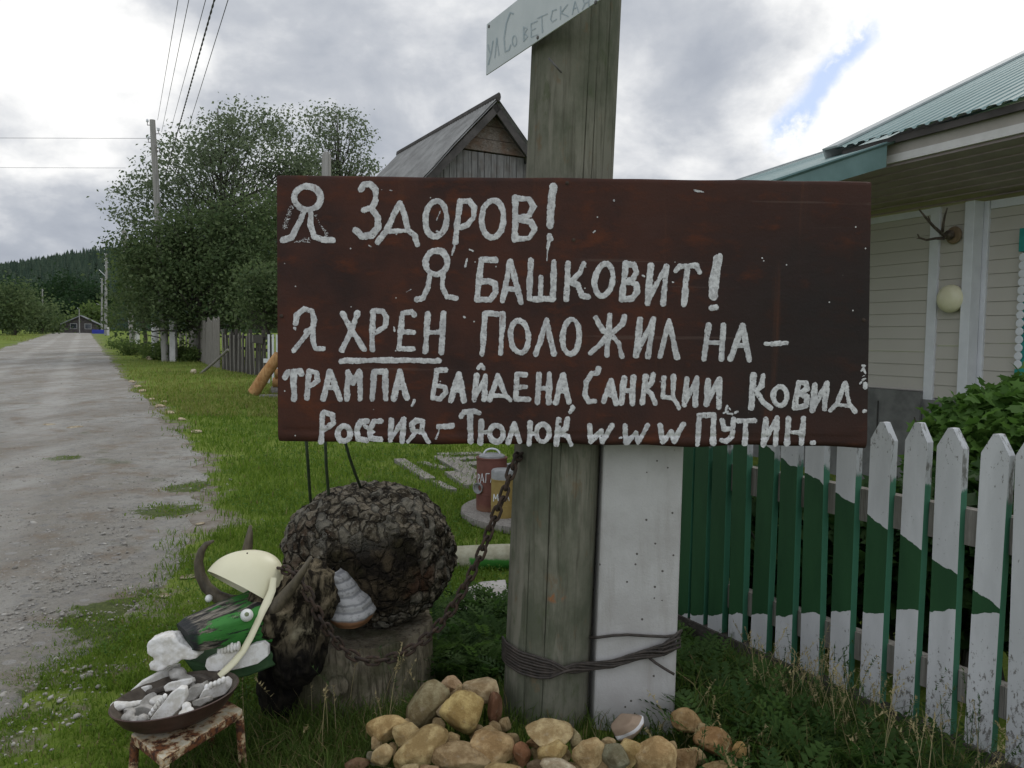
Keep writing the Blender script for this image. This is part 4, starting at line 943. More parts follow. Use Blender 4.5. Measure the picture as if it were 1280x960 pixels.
# ================================================================== barn behind the sign
t_ap = at(622, 125, 16); t = thing('barn', Vector((t_ap.x, t_ap.y, float(gz(t_ap.x, t_ap.y)))), 'weathered grey plank barn with steep gabled sheet roof above the sign', 'barn')
AP = t_ap; nv = SN; sv = SD; sl = math.tan(R(47)); HW = 2.75; Z1 = Vector((0, 0, 1)); LB = 5.6
def roofside(sg):
    m = MB(); q0 = AP; e = AP + nv * sg * HW - Z1 * sl * HW; up = (nv * sg * sl + Z1).normalized()
    def fn(u_, v_): 
        w = .018 * math.sin(u_ * LB / .12 * 2 * math.pi); return q0.lerp(e, v_) + sv * (u_ * LB) + up * (w + (.03 if v_ < .5 else 0))
    m.grid(fn, 280, 7); m.grid(lambda u_, v_: fn(u_, v_) - up * .035, 280, 7)
    return m.build('roof', M['asbestos_sheet'], t, smooth=30)
for sg in (-1, 1):
    r = roofside(sg); e0 = AP - Z1 * .06; e1 = AP + nv * sg * HW - Z1 * (sl * HW + .06); dn_ = (nv * sg - Z1 * sl).normalized(); MB().box(e0 + sv * .02, dn_ * (e1 - e0).length, sv * .04, (nv * sg * -sl - Z1).normalized() * .14).build('bargeboard', M['barn_dark'], t)
MB().tube([AP + sv * -.06 + Z1 * .05, AP + sv * (LB + .1) + Z1 * .05], .09, 8, flat=.5).build('ridge_cap', M['barn_dark'], t)
G0 = AP + sv * .30 - Z1 * .10     # apex of the gable wall, set back under the overhang
zsplit = at(590, 193, 16.4).z
zb = G0.z - .15; i = 0
while zb > zsplit:
    hgt = .24 * random.uniform(.85, 1.15); z0 = max(zsplit, zb - hgt); w0, w1 = (G0.z - z0) / sl, max(.02, (G0.z - zb) / sl); o = sv * random.uniform(-.012, .012)
    a, b_, c, d_ = (Vector((G0.x, G0.y, 0)) + o + nv * k + Z1 * zz for k, zz in ((-w0, z0 + .012), (w0, z0 + .012), (w1, zb), (-w1, zb)))
    MB().prism([a, b_, c, d_], sv * .04).build('gable_board', M['barn_board'], t); zb = z0; i += 1
k = -HW + .2
while k < HW - .2:
    w = .15 * random.uniform(.8, 1.2); zt = min(zsplit - .01, G0.z - abs(k + (w if k > 0 else 0)) * sl - .02); o = Vector((G0.x, G0.y, 0)) + nv * k + sv * random.uniform(.0, .015)
    MB().box(o + Z1 * .1, nv * (w - .012), sv * .03, Z1 * (zt - .1)).build('gable_plank', M['barn_plank'], t); k += w
ez = AP.z - sl * (HW - .25); q = Vector((AP.x, AP.y, 0)) + sv * .6
m = MB()
for sg in (-1, 1): m.box(q + nv * sg * (HW - .25) + Z1 * .05, sv * (LB - .7), nv * -sg * .06, Z1 * (ez - .15))
m.prism([q + sv * (LB - .8) + nv * (HW - .3) + Z1 * ez, q + sv * (LB - .8) - nv * (HW - .3) + Z1 * ez, q + sv * (LB - .8) + Z1 * (AP.z - .15)], sv * .05)
m.box(q + sv * (LB - .8) - nv * (HW - .25) + Z1 * .05, nv * 2 * (HW - .25), sv * .05, Z1 * (ez - .05)); m.build('side_wall', M['barn_dark'], t)

# ================================================================== green-roofed house on the right
HS = Vector((-.410, .912, 0)); HN = Vector((.912, .410, 0)); W0 = Vector((3.8, 7.3, 0))
t = thing('siding_house', Vector((4.2, 6.8, 0)), 'beige siding house with green corrugated metal roof behind the picket fence', 'house')
def hp(a, b_, z=0): return W0 + HS * a - HN * b_ + Z1 * z          # along the wall (away), out from the wall, up
def a_at(px, b_):     # how far along the wall a column of the photograph meets it
    p = hp(0, b_); k = (px - 640) / 979; return (p.x - k * p.y) / (k * HS.y - HS.x)
def siding(a0, a1, b_, z0, z1, back=.08):
    m = MB(); pitch = .119; z = z0; a0, a1 = min(a0, a1), max(a0, a1)
    while z < z1 - .005:
        h = min(pitch, z1 - z); m.hexa([hp(a0, b_ + .010, z), hp(a1, b_ + .010, z), hp(a1, b_ - back, z), hp(a0, b_ - back, z), hp(a0, b_ + .001, z + h - .002), hp(a1, b_ + .001, z + h - .002), hp(a1, b_ - back, z + h - .002), hp(a0, b_ - back, z + h - .002)]); z += pitch
    m.build('siding_wall', M['vinyl_siding'], t)
ZB, ZT = .93, 2.60
aL, aM, aC0, aC1 = 4.2, a_at(1163, 0), a_at(1205, 0), a_at(1219, 0)
siding(aL, aM + .04, 0, ZB, ZT); siding(aM - .04, aC0 - .02, 0, ZB - .06, ZT)
bR = -.09; aR0 = a_at(1228, bR); siding(aR0, -4.2, bR, .78, ZT)
MB().box(hp(aC1, -.10, ZB - .1), HS * .02, HN * .2, Z1 * (ZT - ZB + .1)).build('return_wall', M['vinyl_siding'], t)
def post(a, b_, w, d_, z0, z1, nm='corner_trim'): return MB().box(hp(a - w / 2, b_, z0), HS * w, HN * d_, Z1 * (z1 - z0)).build(nm, M['white_trim'], t, bevel=.004)
post(aM, .03, .095, .05, ZB - .16, ZT - .002); post((aC0 + aC1) / 2 + .02, .07, .09, .12, ZB - .35, ZT - .004, 'column'); post(aR0 + .02, bR + .03, .06, .05, .7, ZT - .003)
MB().box(hp(aM + .05, .025, ZT - .065), HS * 4, HN * .04, Z1 * .06).build('top_trim', M['white_trim'], t); MB().box(hp(aR0 - .02, bR + .025, ZT - .075), HS * -4.2, HN * .04, Z1 * .07).build('top_trim', M['white_trim'], t)
MB().box(hp(aM + .05, .06, -.1), HS * 4.2, HN * .3, Z1 * (ZB + .085)).build('foundation', M['foundation'], t); MB().box(hp(aM + .04, .035, -.1), HS * -.95, HN * .2, Z1 * (ZB + .02)).build('foundation', M['foundation'], t); MB().box(hp(aR0, bR + .02, -.1), HS * -4.4, HN * .2, Z1 * .87).build('foundation', M['foundation'], t)
for k in (.45, 1.1, 1.9): MB().box(hp(aM + .05 + k, .068, .1), HS * .012, HN * .02, Z1 * .7).build('joint_strip', M['dark_inside'], t)
# roof, fascia and soffit
bo = .92; ZF = 2.85; aE = a_at(1061, bo); aN = -5.2
MB().box(hp(aN, bo, ZF), HS * (aE - aN), HN * .03, Z1 * .066).build('fascia_trim', M['fascia_white'], t); MB().box(hp(aN, bo - .012, ZF + .068), HS * (aE - aN), HN * .03, Z1 * .11).build('fascia', M['fascia_beige'], t)
MB().box(hp(aE + .002, bo - .004, ZF - .004), HS * .015, HN * .5, Z1 * .21).build('fascia_end', M['teal_paint'], t)
m = MB(); ns = 9
for i in range(ns):
    b0_, b1_ = bo - .035 - i * (bo + .40) / ns, bo - .035 - (i + 1) * (bo + .40) / ns; z0_ = ZF - .01 - .235 * i / ns; z1_ = ZF - .01 - .235 * (i + 1) / ns
    m.hexa([hp(aN, b0_, z0_ - .012), hp(aL, b0_, z0_ - .012), hp(aL, b1_, z1_), hp(aN, b1_, z1_), hp(aN, b0_, z0_ + .02), hp(aL, b0_, z0_ + .02), hp(aL, b1_, z1_ + .03), hp(aN, b1_, z1_ + .03)])
m.build('soffit', M['soffit_brown'], t)
def metal_roof(a0, a1, be, ze, pitch_deg, run, name='roof'):
    tp = math.tan(R(pitch_deg)); up = (HN * -tp + Z1).normalized(); N_ = int((a1 - a0) / .0115)
    def fn(u_, v_):
        a = a0 + (a1 - a0) * u_; ph = (a / .115) % 1; w = .016 * min(1, max(0, (abs(ph - .5) - .12) / .1)); return hp(a, be - run * v_, ze + run * v_ * tp) + up * w
    m = MB(); m.grid(fn, N_, 3); m.grid(lambda u_, v_: fn(u_, v_) - up * .004, N_, 3); return m.build(name, M['roof_green'], t, smooth=25), tp, up
ae = a_at(1034, bo + .06); rf, tp, up = metal_roof(aN, ae, bo + .06, ZF + .215, 25.7, 4.2)
a0_ = hp(ae - .03, bo + .06, ZF + .215) + up * .02; dv = (HN + Z1 * tp) * 4.2; MB().box(a0_, dv, HS * .17, up * .018).build('verge_flashing', M['roof_flashing'], t); MB().box(a0_ + HS * .152 - up * .10, dv, HS * .016, up * .10).build('verge_flashing', M['roof_flashing'], t)
MB().box(hp(ae - .05, bo + .03, ZF + .15), HS * -(ae - aN - .05), HN * .02, Z1 * .055).build('eave_board', M['barn_dark'], t)
# gable end under the verge, then the lower extension behind
m = MB(); e = hp(aE - .02, bo - .02, ZF + .17); m.prism([e, e + HN * 4.1, e + HN * 4.1 + Z1 * 4.1 * tp * .97], HS * -.04); m.build('gable_panel', M['fascia_beige'], t)
p = at(928, 226, 8.7); rel = p - W0; aX = rel.dot(HS); bX = -rel.dot(HN); lo_rf, tp2, up2 = metal_roof(ae - .6, aX, bX + 3.2, p.z - 1.133, 19.5, 6.8, 'extension_roof')
a0_ = hp(aX - .02, bX + 3.2, p.z - 1.133) + up2 * .018; MB().box(a0_, (HN + Z1 * tp2) * 6.8, HS * .11, up2 * .016).build('verge_flashing', M['roof_flashing'], t)
zr = lambda b_: p.z + (bX - b_) * tp2 + .03
MB().prism([hp(ae - .58, bX + 3.1, zr(bX + 3.1)), hp(ae - .58, bo + .10, zr(bo + .10)), hp(ae - .58, bo + .10, 2.80), hp(ae - .58, bX + 3.1, min(2.8, zr(bX + 3.1) - .1))], HS * .04).build('end_panel', M['roof_green'], t)
# ornate teal window at the picture edge
aw = a_at(1279, bR); w = thing_w = MB().box(hp(aw, bR + .05, 1.12), HS * -1.3, HN * .06, Z1 * 1.22).build('window', M['teal_paint'], t)
MB().box(hp(aw - .18, bR + .056, 1.25), HS * -.94, HN * .03, Z1 * .95).build('frame', M['white_trim'], w); MB().box(hp(aw - .24, bR + .060, 1.31), HS * -.82, HN * .02, Z1 * .83).build('pane', M['window_glass'], w)
MB().box(hp(aw + .045, bR + .07, 2.13), HS * -1.4, HN * .08, Z1 * .19).build('window_head', M['teal_paint'], w); MB().box(hp(aw + .03, bR + .07, 1.0), HS * -1.4, HN * .08, Z1 * .16).build('sill', M['teal_paint'], w)
m = MB()
for i in range(14): c = hp(aw + .01, bR + .062, 1.2 + i * .068); m.lathe(c, [(.030, -.004), (.036, 0), (.030, .004)], 10, axis=HN)
m.build('lace_trim', M['white_trim'], w)

# antlers and round lamp on the wall
c = at(1193, 294, 7.02); c = hp((c - W0).dot(HS), .012, c.z); t = thing('antler_mount', c, 'small branching antlers on an oval wooden plaque on the house wall', 'antlers')
m = MB(); m.lathe(c, [(.0, 0), (.072, 0), (.078, .012), (.066, .028)], 24, axis=-HN); m.build('plaque', M['plaque_wood'], t, smooth=40)
h0 = c - HN * .10 + HS * .02
m = MB(); m.ico(c - HN * .06 + HS * .01, .045, .05, .045, 2); m.build('skull_cap', M['antler'], t, smooth=180)
def up_pt(px, py, d_): return at(px, py, c.y - d_)
for pts, rr in (((1182, 296, 1168, 284, 1158, 273, 1149, 262), .016), ((1180, 298, 1170, 298, 1158, 300, 1149, 297, 1147, 293), .014), ((1178, 290, 1179, 280, 1181, 270, 1184, 260), .014), ((1163, 279, 1160, 270), .009), ((1152, 298, 1146, 298), .008), ((1176, 292, 1172, 288), .013)):
    q = [up_pt(pts[i], pts[i + 1], .10 + .03 * i / 2) for i in range(0, len(pts), 2)]; MB().tube(q, [rr * (1 - .6 * i / (len(q) - 1)) for i in range(len(q))], 7).build('antler_branch', M['antler'], t, smooth=180)
c = at(1182, 373, 6.95); c = hp((c - W0).dot(HS), .012, c.z); t = thing('wall_lamp', c, 'round cream glass wall lamp below the antlers', 'lamp')
MB().lathe(c, [(.09, 0), (.095, .03)], 24, axis=-HN).build('base', M['white_trim'], t, smooth=40); MB().lathe(c - HN * .03, [(.120, 0), (.126, .02), (.118, .05), (.09, .075), (.05, .09), (.0, .095)], 32, axis=-HN).build('shade', M['cream_plastic'], t, smooth=60)

# ================================================================== picket fence
t = thing('picket_fence', FA, 'white picket fence with a dark green wedge painted across it', 'fence')
us = [fence_uz(px, 700)[0] for px in (1223 + 56, 1223, 1175, 1127, 1087, 1048, 1010, 976, 946, 919, 893, 872)]
base_px = [946, 924, 902, 886, 866, 842, 830, 811, 799, 785, 773, 763]
u0 = fence_uz(1231, 735)[0]; sp = .1195
def fence_len(px): return fence_uz(px, 700)[0]
uu = sorted(fence_uz(px, 690)[0] for px in (1289, 1233, 1182, 1136, 1094, 1054, 1017, 983, 951, 922, 896, 873, 853, 835, 818))
wk = [.078] * len(uu)
for i, u_ in enumerate(uu):
    wd = .081 + random.uniform(-.005, .005); o = FA + FD * (u_ - wd / 2); zt = 1.088 + random.uniform(-.008, .008) - .012 * (u_ > 1.3); z0 = .095; ln = random.gauss(0, .010); m = MB(); th = .036
    def q(a_, zz): return o + FD * (a_ * wd + ln * zz) + Z1 * zz
    front = [q(0, z0), q(1, z0), q(1, zt - .062), q(.60, zt), q(.40, zt), q(0, zt - .062)]
    back = [p - FN * th for p in front]; vs = front + back; k6 = 6
    m.add(vs, [tuple(range(6))], 0); m.add(vs, [tuple(range(11, 5, -1))] + [(j, (j + 1) % 6, (j + 1) % 6 + 6, j + 6) for j in range(6)], 1)
    m.build('picket', [M['picket_paint'], M['picket_edge']], t, bevel=.0022)
for z0, hh in ((.715, .115), (.205, .10)): MB().box(FA - FD * .9 - FN * .029 + Z1 * z0, FD * 2.75, FN * -.045, Z1 * hh).build('rail', M['grey_wood'], t)
MB().box(FA - FD * .9 + FN * .012 + Z1 * -.04, FD * 2.75, FN * -.05, Z1 * .135).build('base_board', M['dark_wood'], t)
for u_ in (-.62, 1.62): MB().box(FA + FD * u_ - FN * .078, FD * .09, FN * -.09, Z1 * .98).build('fence_post', M['grey_wood'], t)
# garden behind it
def shrub(name, label, spec, n_, leaf, cols, group=None, tilt=.55):
    cs = [at(px, py, Y) for px, py, Y, r, h in spec]; c0 = cs[0]; t = thing(name, (c0.x, c0.y, 0), label, 'bush', group); m = MB(); P = []; wt = [s_[3] ** 2 * s_[4] for s_ in spec]
    for c, (px, py, Y, r, h) in zip(cs, spec):
        for _ in range(7): e = c + Vector((random.gauss(0, r * .45), random.gauss(0, r * .45), random.uniform(-.2, h * .7))); m.tube([Vector((c.x + random.gauss(0, .08), c.y + random.gauss(0, .08), -.03)), Vector(((c.x + e.x) / 2, (c.y + e.y) / 2, e.z * .55)), e], [.012, .009, .004], 5, caps=False)
    m.build('stem', M['trunk_bark'], t)
    while len(P) < n_:
        i = random.choices(range(len(spec)), wt)[0]; r, h = spec[i][3], spec[i][4]; v = Vector((random.gauss(0, 1), random.gauss(0, 1), random.gauss(0, 1))).normalized() * random.random() ** .3; p = cs[i] + Vector((v.x * r, v.y * r, v.z * h))
        if p.z < .02 or mnoise.noise(p * 4.5) < -.22 or (p - FA).dot(FN) > -.14: continue
        P.append(tuple(p))
    V, T, k = scatter(np.array(P), leaf * RNG.uniform(.55, 1.3, len(P))[:, None], frames(len(P), tilt), *LOBED); tt = RNG.random((len(P), 1)); arr_mesh('foliage', V, T, M['leaf'], parent=t, tint=np.repeat(np.array(cols[0]) * (1 - tt) + np.array(cols[1]) * tt, k, 0))
CU = ((.05, .115, .018), (.13, .24, .05)); CD = ((.016, .045, .010), (.05, .10, .024))
shrub('currant_bush', 'bright green lobed-leaf bush rising above the picket tops before the house', ((1225, 555, 4.0, .30, .26), (1275, 565, 3.8, .32, .32), (1180, 575, 4.2, .16, .16), (1305, 530, 4.3, .30, .30), (1250, 505, 4.5, .20, .12)), 5600, .07, CU)
shrub('garden_bush', 'dark green bush seen between the green pickets', ((930, 700, 3.75, .34, .34), (1010, 690, 3.5, .30, .34), (1080, 700, 3.3, .28, .32), (900, 640, 4.2, .3, .3)), 4200, .075, CD)
shrub('garden_bush', 'dark green bush seen between the right-hand white pickets', ((1150, 700, 3.2, .26, .34), (1230, 700, 3.0, .28, .36), (1300, 720, 2.8, .25, .3), (1180, 640, 3.5, .3, .22)), 4200, .075, CD)
shrub('low_plant', 'low dark bean plants beyond the plank path under the sign', ((520, 566, 10.2, .5, .14), (570, 564, 10.4, .6, .14), (640, 564, 10.4, .6, .14), (720, 560, 10.6, .7, .2)), 1600, .10, CD)
pa = FA - FD * .25 - FN * .42; tag(MB().box(pa + Z1 * .58, FD * -.5, FN * -.02, Z1 * .22).build('rusty_board', M['peeled_log']), 'rust brown board leaning behind the last picket', 'board')
tag(MB().tube([pa, pa + Z1 * .8], .03, 8).build('board_stake', M['grey_wood']), 'thin stake holding the rust brown board', 'stake')

# ================================================================== posts
def place(o, parent, mw):
    """give an object built round its own origin a world matrix and a parent"""
    o.parent = parent; o.matrix_parent_inverse = Matrix.Identity(4)
    o.matrix_basis = Matrix.Translation(-ORG[parent]) @ mw if parent else mw
PB = Vector((.1045, 2.55, -.2)); PT = at(722, 0, 2.55); PDIR = (PT - at(681, 900, 2.55)).normalized(); PB = at(681, 900, 2.55) - PDIR * .40
t = thing('utility_post', Vector((PB.x, PB.y, 0)), 'thick weathered greenish wooden post that carries the brown sign', 'post')
m = MB(); NS = 96
def pr(an, h): return .1405 * (1 - .004 * h) * (1 + .010 * mnoise.noise(Vector((math.cos(an) * 1.5, math.sin(an) * 1.5, h * .25))) + .004 * mnoise.noise(Vector((math.cos(an) * 9, math.sin(an) * 9, h * .6))) - sum(.05 * math.exp(-((an - c_ - .02 * math.sin(h * 3)) / w_) ** 2) * max(0, min(1, (h - a_) * 6)) * max(0, min(1, (b_ - h) * 6)) for c_, w_, a_, b_ in CRK))
CRK = [(4.55, .010, .2, 1.5), (4.95, .010, 1.75, 2.9), (5.15, .009, 2.0, 3.2), (4.1, .010, .2, 1.1), (4.75, .008, 1.2, 1.95), (5.45, .012, 2.1, 7)]
hs_ = list(np.linspace(0, 3.2, 65)) + [3.6, 4.5, 6, 7.5]; e1 = Vector((1, 0, 0)); e1 = (e1 - PDIR * e1.dot(PDIR)).normalized(); e2 = PDIR.cross(e1)
ang = sorted(set([2 * math.pi * k / NS for k in range(NS)] + [c_ + d_ for c_, *_ in CRK for d_ in (-.025, -.012, -.005, 0, .005, .012, .025)])); NA = len(ang)
def pf(u_, v_): 
    an = ang[int(round(u_ * NA)) % NA]; h = hs_[int(round(v_ * (len(hs_) - 1)))]; r = pr(an, h); return PB + PDIR * h + e1 * math.cos(an) * r + e2 * math.sin(an) * r
m.grid(pf, NA, len(hs_), closed_u=True); m.f.append(list(range((len(hs_) - 1) * NA, len(hs_) * NA))); m.m.append(0)
m.build('shaft', M['post_wood'], t, smooth=40)
m = MB(); q = at(693, 82, 2.405); m.tube([q + Vector((-.018, 0, .022)), q + Vector((.022, -.004, -.022))], .0028, 6); m.build('nail', M['nail_steel'], t, smooth=180)

def box8(pts, Y0, Y1): return [at(*pts[0], Y0), at(*pts[1], Y0), at(*pts[1], Y0) + Vector((0, Y1 - Y0, 0)), at(*pts[0], Y0) + Vector((0, Y1 - Y0, 0))]
YS = 2.475; low = [at(738.5, 985, YS), at(840.5, 985, YS)]; top_ = [at(763, 330, YS), at(863, 330, YS)]; dp = Vector((-.012, .22, 0))
m = MB(); m.hexa([low[0], low[1], low[1] + dp, low[0] + dp, top_[0], top_[1], top_[1] + dp, top_[0] + dp])
st = m.build('concrete_stake', M['stake_concrete'], bevel=.007); tag(st, 'pale square concrete stake standing right beside the thick wooden post', 'post')

# wire binding round both
def yw(px): return float(np.interp(px, [622, 628, 635, 650, 680, 710, 730, 745, 846, 849, 852], [2.58, 2.555, 2.475, 2.43, 2.403, 2.408, 2.44, 2.466, 2.468, 2.49, 2.56])) - .006
t = thing('wire_binding', at(740, 840, 2.45), 'rusty twisted wire lashing the wooden post to the concrete stake', 'wire')
for k in range(8):
    ph = k * .8; pts = []
    for px in np.concatenate([np.arange(628, 742, 5), np.arange(742, 852, 4)]):
        base = float(np.interp(px, [623, 632, 650, 675, 700, 735, 765, 800, 830, 851], [800, 816, 828, 835, 838, 833, 830, 819, 812, 798])); fan = float(np.interp(px, [623, 670, 720, 745, 800, 840, 851], [1, 1, .45, .3, .32, .6, .8]))
        tw = math.sin(px * .045 + ph) if px > 690 else (k - 3.5) / 3.5 * 1.0
        if 690 < px < 720: f_ = (px - 690) / 30; tw = tw * f_ + (1 - f_) * (k - 3.5) / 3.5
        pts.append(at(px, base + 13 * fan * tw, yw(px) - .004 * (1 + math.cos(px * .045 + ph)) * (px > 690) - .003 * (k % 2)))
    MB().tube(pts, .0042, 7).build('strand', M['dark_wire'], t, smooth=180)
MB().tube([at(px, py, yw(px) + dy) for px, py, dy in ((737, 797, .03), (747, 797, .0), (765, 794.5, 0), (785, 793.5, 0), (810, 795, 0), (832, 796, 0), (846, 794, 0), (850, 790, .01), (852, 788, .04))], .0045, 7).build('strand', M['dark_wire'], t, smooth=180)
MB().tube([at(810, 821, yw(810) - .004), at(820, 829, 2.455), at(831, 836, 2.44), at(843, 843, 2.43)], .0045, 7).build('loose_end', M['dark_wire'], t, smooth=180)

# ================================================================== the big sign
SY = 2.35
TL, TR, BR, BL = at(345.5, 219, SY), at(1090, 226.5, SY), at(1084.5, 560, SY), at(347, 553, SY)
SEAM = at(715, 543, SY).z
def dent(X, Z): return (fbm(np.asarray(X) + 5, np.asarray(Z) + 5, 2.4, 150, 3) - .5) * .016 + .0035 * np.exp(-((np.asarray(Z) - SEAM) / .006) ** 2)
t = thing('painted_sign', (BL + BR) / 2, 'rusty brown sheet metal sign with white hand-painted lettering, fixed to the wooden post', 'sign')
NU, NV = 200, 96
uu_ = np.linspace(0, 1, NU); prof = [(0, .030), (0, .012), (.0, .004)] + [(v_, 0) for v_ in np.linspace(.006, .965, NV)] + [(.978, .0015), (.988, .004), (.996, .010), (1.0, .018), (1.0, .03)]
vs = []
for v_, dy in prof:
    for u_ in uu_:
        p = TL.lerp(TR, u_).lerp(BL.lerp(BR, u_), v_); ew = math.sin(u_ * 17) * .0026 + math.sin(u_ * 41 + 1) * .0016 + .004 * mnoise.noise(Vector((u_ * 9, 0, 1))); p.z += ew * (1 if v_ > .95 else 0) + ew * .3 * (v_ < .01)
        k = min(1, min(u_, 1 - u_) * 60); vs.append(Vector((p.x, p.y + dy + float(dent(p.x, p.z)) * k + (1 - k) ** 2 * .004, p.z)))
m = MB(); n_r = len(prof); m.add(vs, [(j * NU + i, j * NU + i + 1, (j + 1) * NU + i + 1, (j + 1) * NU + i) for j in range(n_r - 1) for i in range(NU - 1)])
for i0 in (0, NU - 1):   # side returns
    col_ = [vs[j * NU + i0] for j in range(n_r)]; m.add(col_ + [Vector((p.x, SY + .03, p.z)) for p in col_], [(j, j + 1, n_r + j + 1, n_r + j) for j in range(2, n_r - 3)])
sheet = m.build('sheet', M['rusty_sheet'], t, smooth=50)
tag(sheet)
for px, py in ((709, 217 + 12), (717, 300), (700, 530), (352, 395), (1080, 400)):
    q = at(px, py, SY); MB().lathe(q + Vector((0, float(dent(q.x, q.z)) + .001, 0)), [(.006, 0), (.006, .002), (.003, .004), (0, .0042)], 10, axis=(0, -1, 0)).build('bolt', M['rust_iron'], t, smooth=40)

# --- lettering: brush strokes traced as lines, thickened, roughened and laid on the sheet as a skin of paint
def E(w, cx_, cy_, rx, ry, tilt=0, a0=0, a1=360, n_=22):
    o = []; tr = R(tilt)
    for i in range(n_ + 1):
        a = R(a0 + (a1 - a0) * i / n_); x_, y_ = math.cos(a) * rx, math.sin(a) * ry; o.append((cx_ + x_ * math.cos(tr) - y_ * math.sin(tr), cy_ + x_ * math.sin(tr) + y_ * math.cos(tr)))
    return (w, o)
def L(w, *c): return (w, [(c[i], c[i + 1]) for i in range(0, len(c), 2)])
def region(ox, oy, sc, strokes): return [(w / sc * .87, [(ox + x_ / sc, oy + y_ / sc) for x_, y_ in pts]) for w, pts in strokes]
R1 = [E(29, 174, 152, 53, 47), L(27, 163, 200, 142, 250, 112, 308, 75, 320), L(27, 188, 200, 186, 255, 200, 305, 235, 318, 275, 322),
 L(30, 388, 118, 398, 97, 425, 95, 446, 120, 447, 160, 430, 192, 400, 200), L(30, 430, 195, 455, 228, 456, 270, 430, 302, 392, 306, 368, 282),
 L(28, 455, 328, 488, 285, 520, 220, 545, 172, 562, 220, 575, 282, 602, 300, 612, 338), L(22, 492, 285, 575, 283), E(26, 688, 235, 43, 72, 4),
 L(27, 783, 165, 765, 330), L(25, 783, 165, 820, 162, 842, 190, 838, 230, 812, 260, 785, 270), L(9, 765, 330, 758, 358, 752, 380), E(27, 915, 235, 44, 75, 3),
 L(27, 1005, 150, 1003, 318), L(25, 1005, 152, 1060, 156, 1078, 185, 1060, 222, 1010, 235), L(26, 1010, 236, 1068, 246, 1083, 280, 1060, 312, 1003, 318),
 L(34, 1156, 105, 1149, 190, 1142, 262), L(22, 1140, 312, 1142, 313), L(9, 1140, 318, 1135, 360, 1131, 404), L(26, 1140, 302, 1145, 314),
 E(28, 690, 410, 44, 48, 3), L(25, 665, 455, 655, 510, 636, 550, 612, 557), L(25, 715, 455, 714, 510, 732, 547, 768, 552),
 L(27, 925, 400, 870, 398, 852, 558, 905, 558, 925, 530, 925, 495, 900, 484, 862, 487), L(27, 955, 562, 985, 408, 1028, 568), L(22, 968, 515, 1015, 515),
 L(28, 1068, 402, 1060, 555, 1155, 556, 1160, 408), L(24, 1108, 470, 1105, 555), L(4, 470, 118, 512, 122), L(6, 690, 240, 705, 205), L(5, 822, 358, 838, 364), L(5, 805, 425, 812, 395), L(5, 570, 528, 588, 518), L(4, 420, 342, 428, 346), L(5, 692, 285, 697, 288)]
R2 = [L(27, 33, 412, 24, 558), L(24, 95, 415, 80, 450, 40, 490), L(25, 40, 490, 74, 500, 88, 543, 112, 546), E(26, 175, 480, 36, 66, 8),
 L(27, 263, 412, 247, 558), L(25, 265, 414, 298, 420, 307, 450, 290, 478, 258, 486), L(26, 258, 486, 305, 496, 308, 528, 288, 554, 247, 558),
 L(28, 363, 422, 350, 572), L(24, 355, 556, 424, 428), L(28, 426, 425, 412, 575), L(26, 462, 445, 478, 426, 545, 422, 560, 448), L(28, 510, 428, 495, 577),
 L(46, 632, 395, 617, 480, 614, 540), L(30, 638, 385, 634, 400), L(28, 606, 593, 622, 590), L(9, 330, 463, 337, 466), L(8, 216, 162, 217, 164), L(6, 133, 290, 140, 284), L(5, 540, 122, 575, 128), L(7, 450, 487, 452, 490), L(4, 808, 392, 810, 394), L(4, 1024, 487, 1026, 489), L(5, 228, 480, 229, 486)]
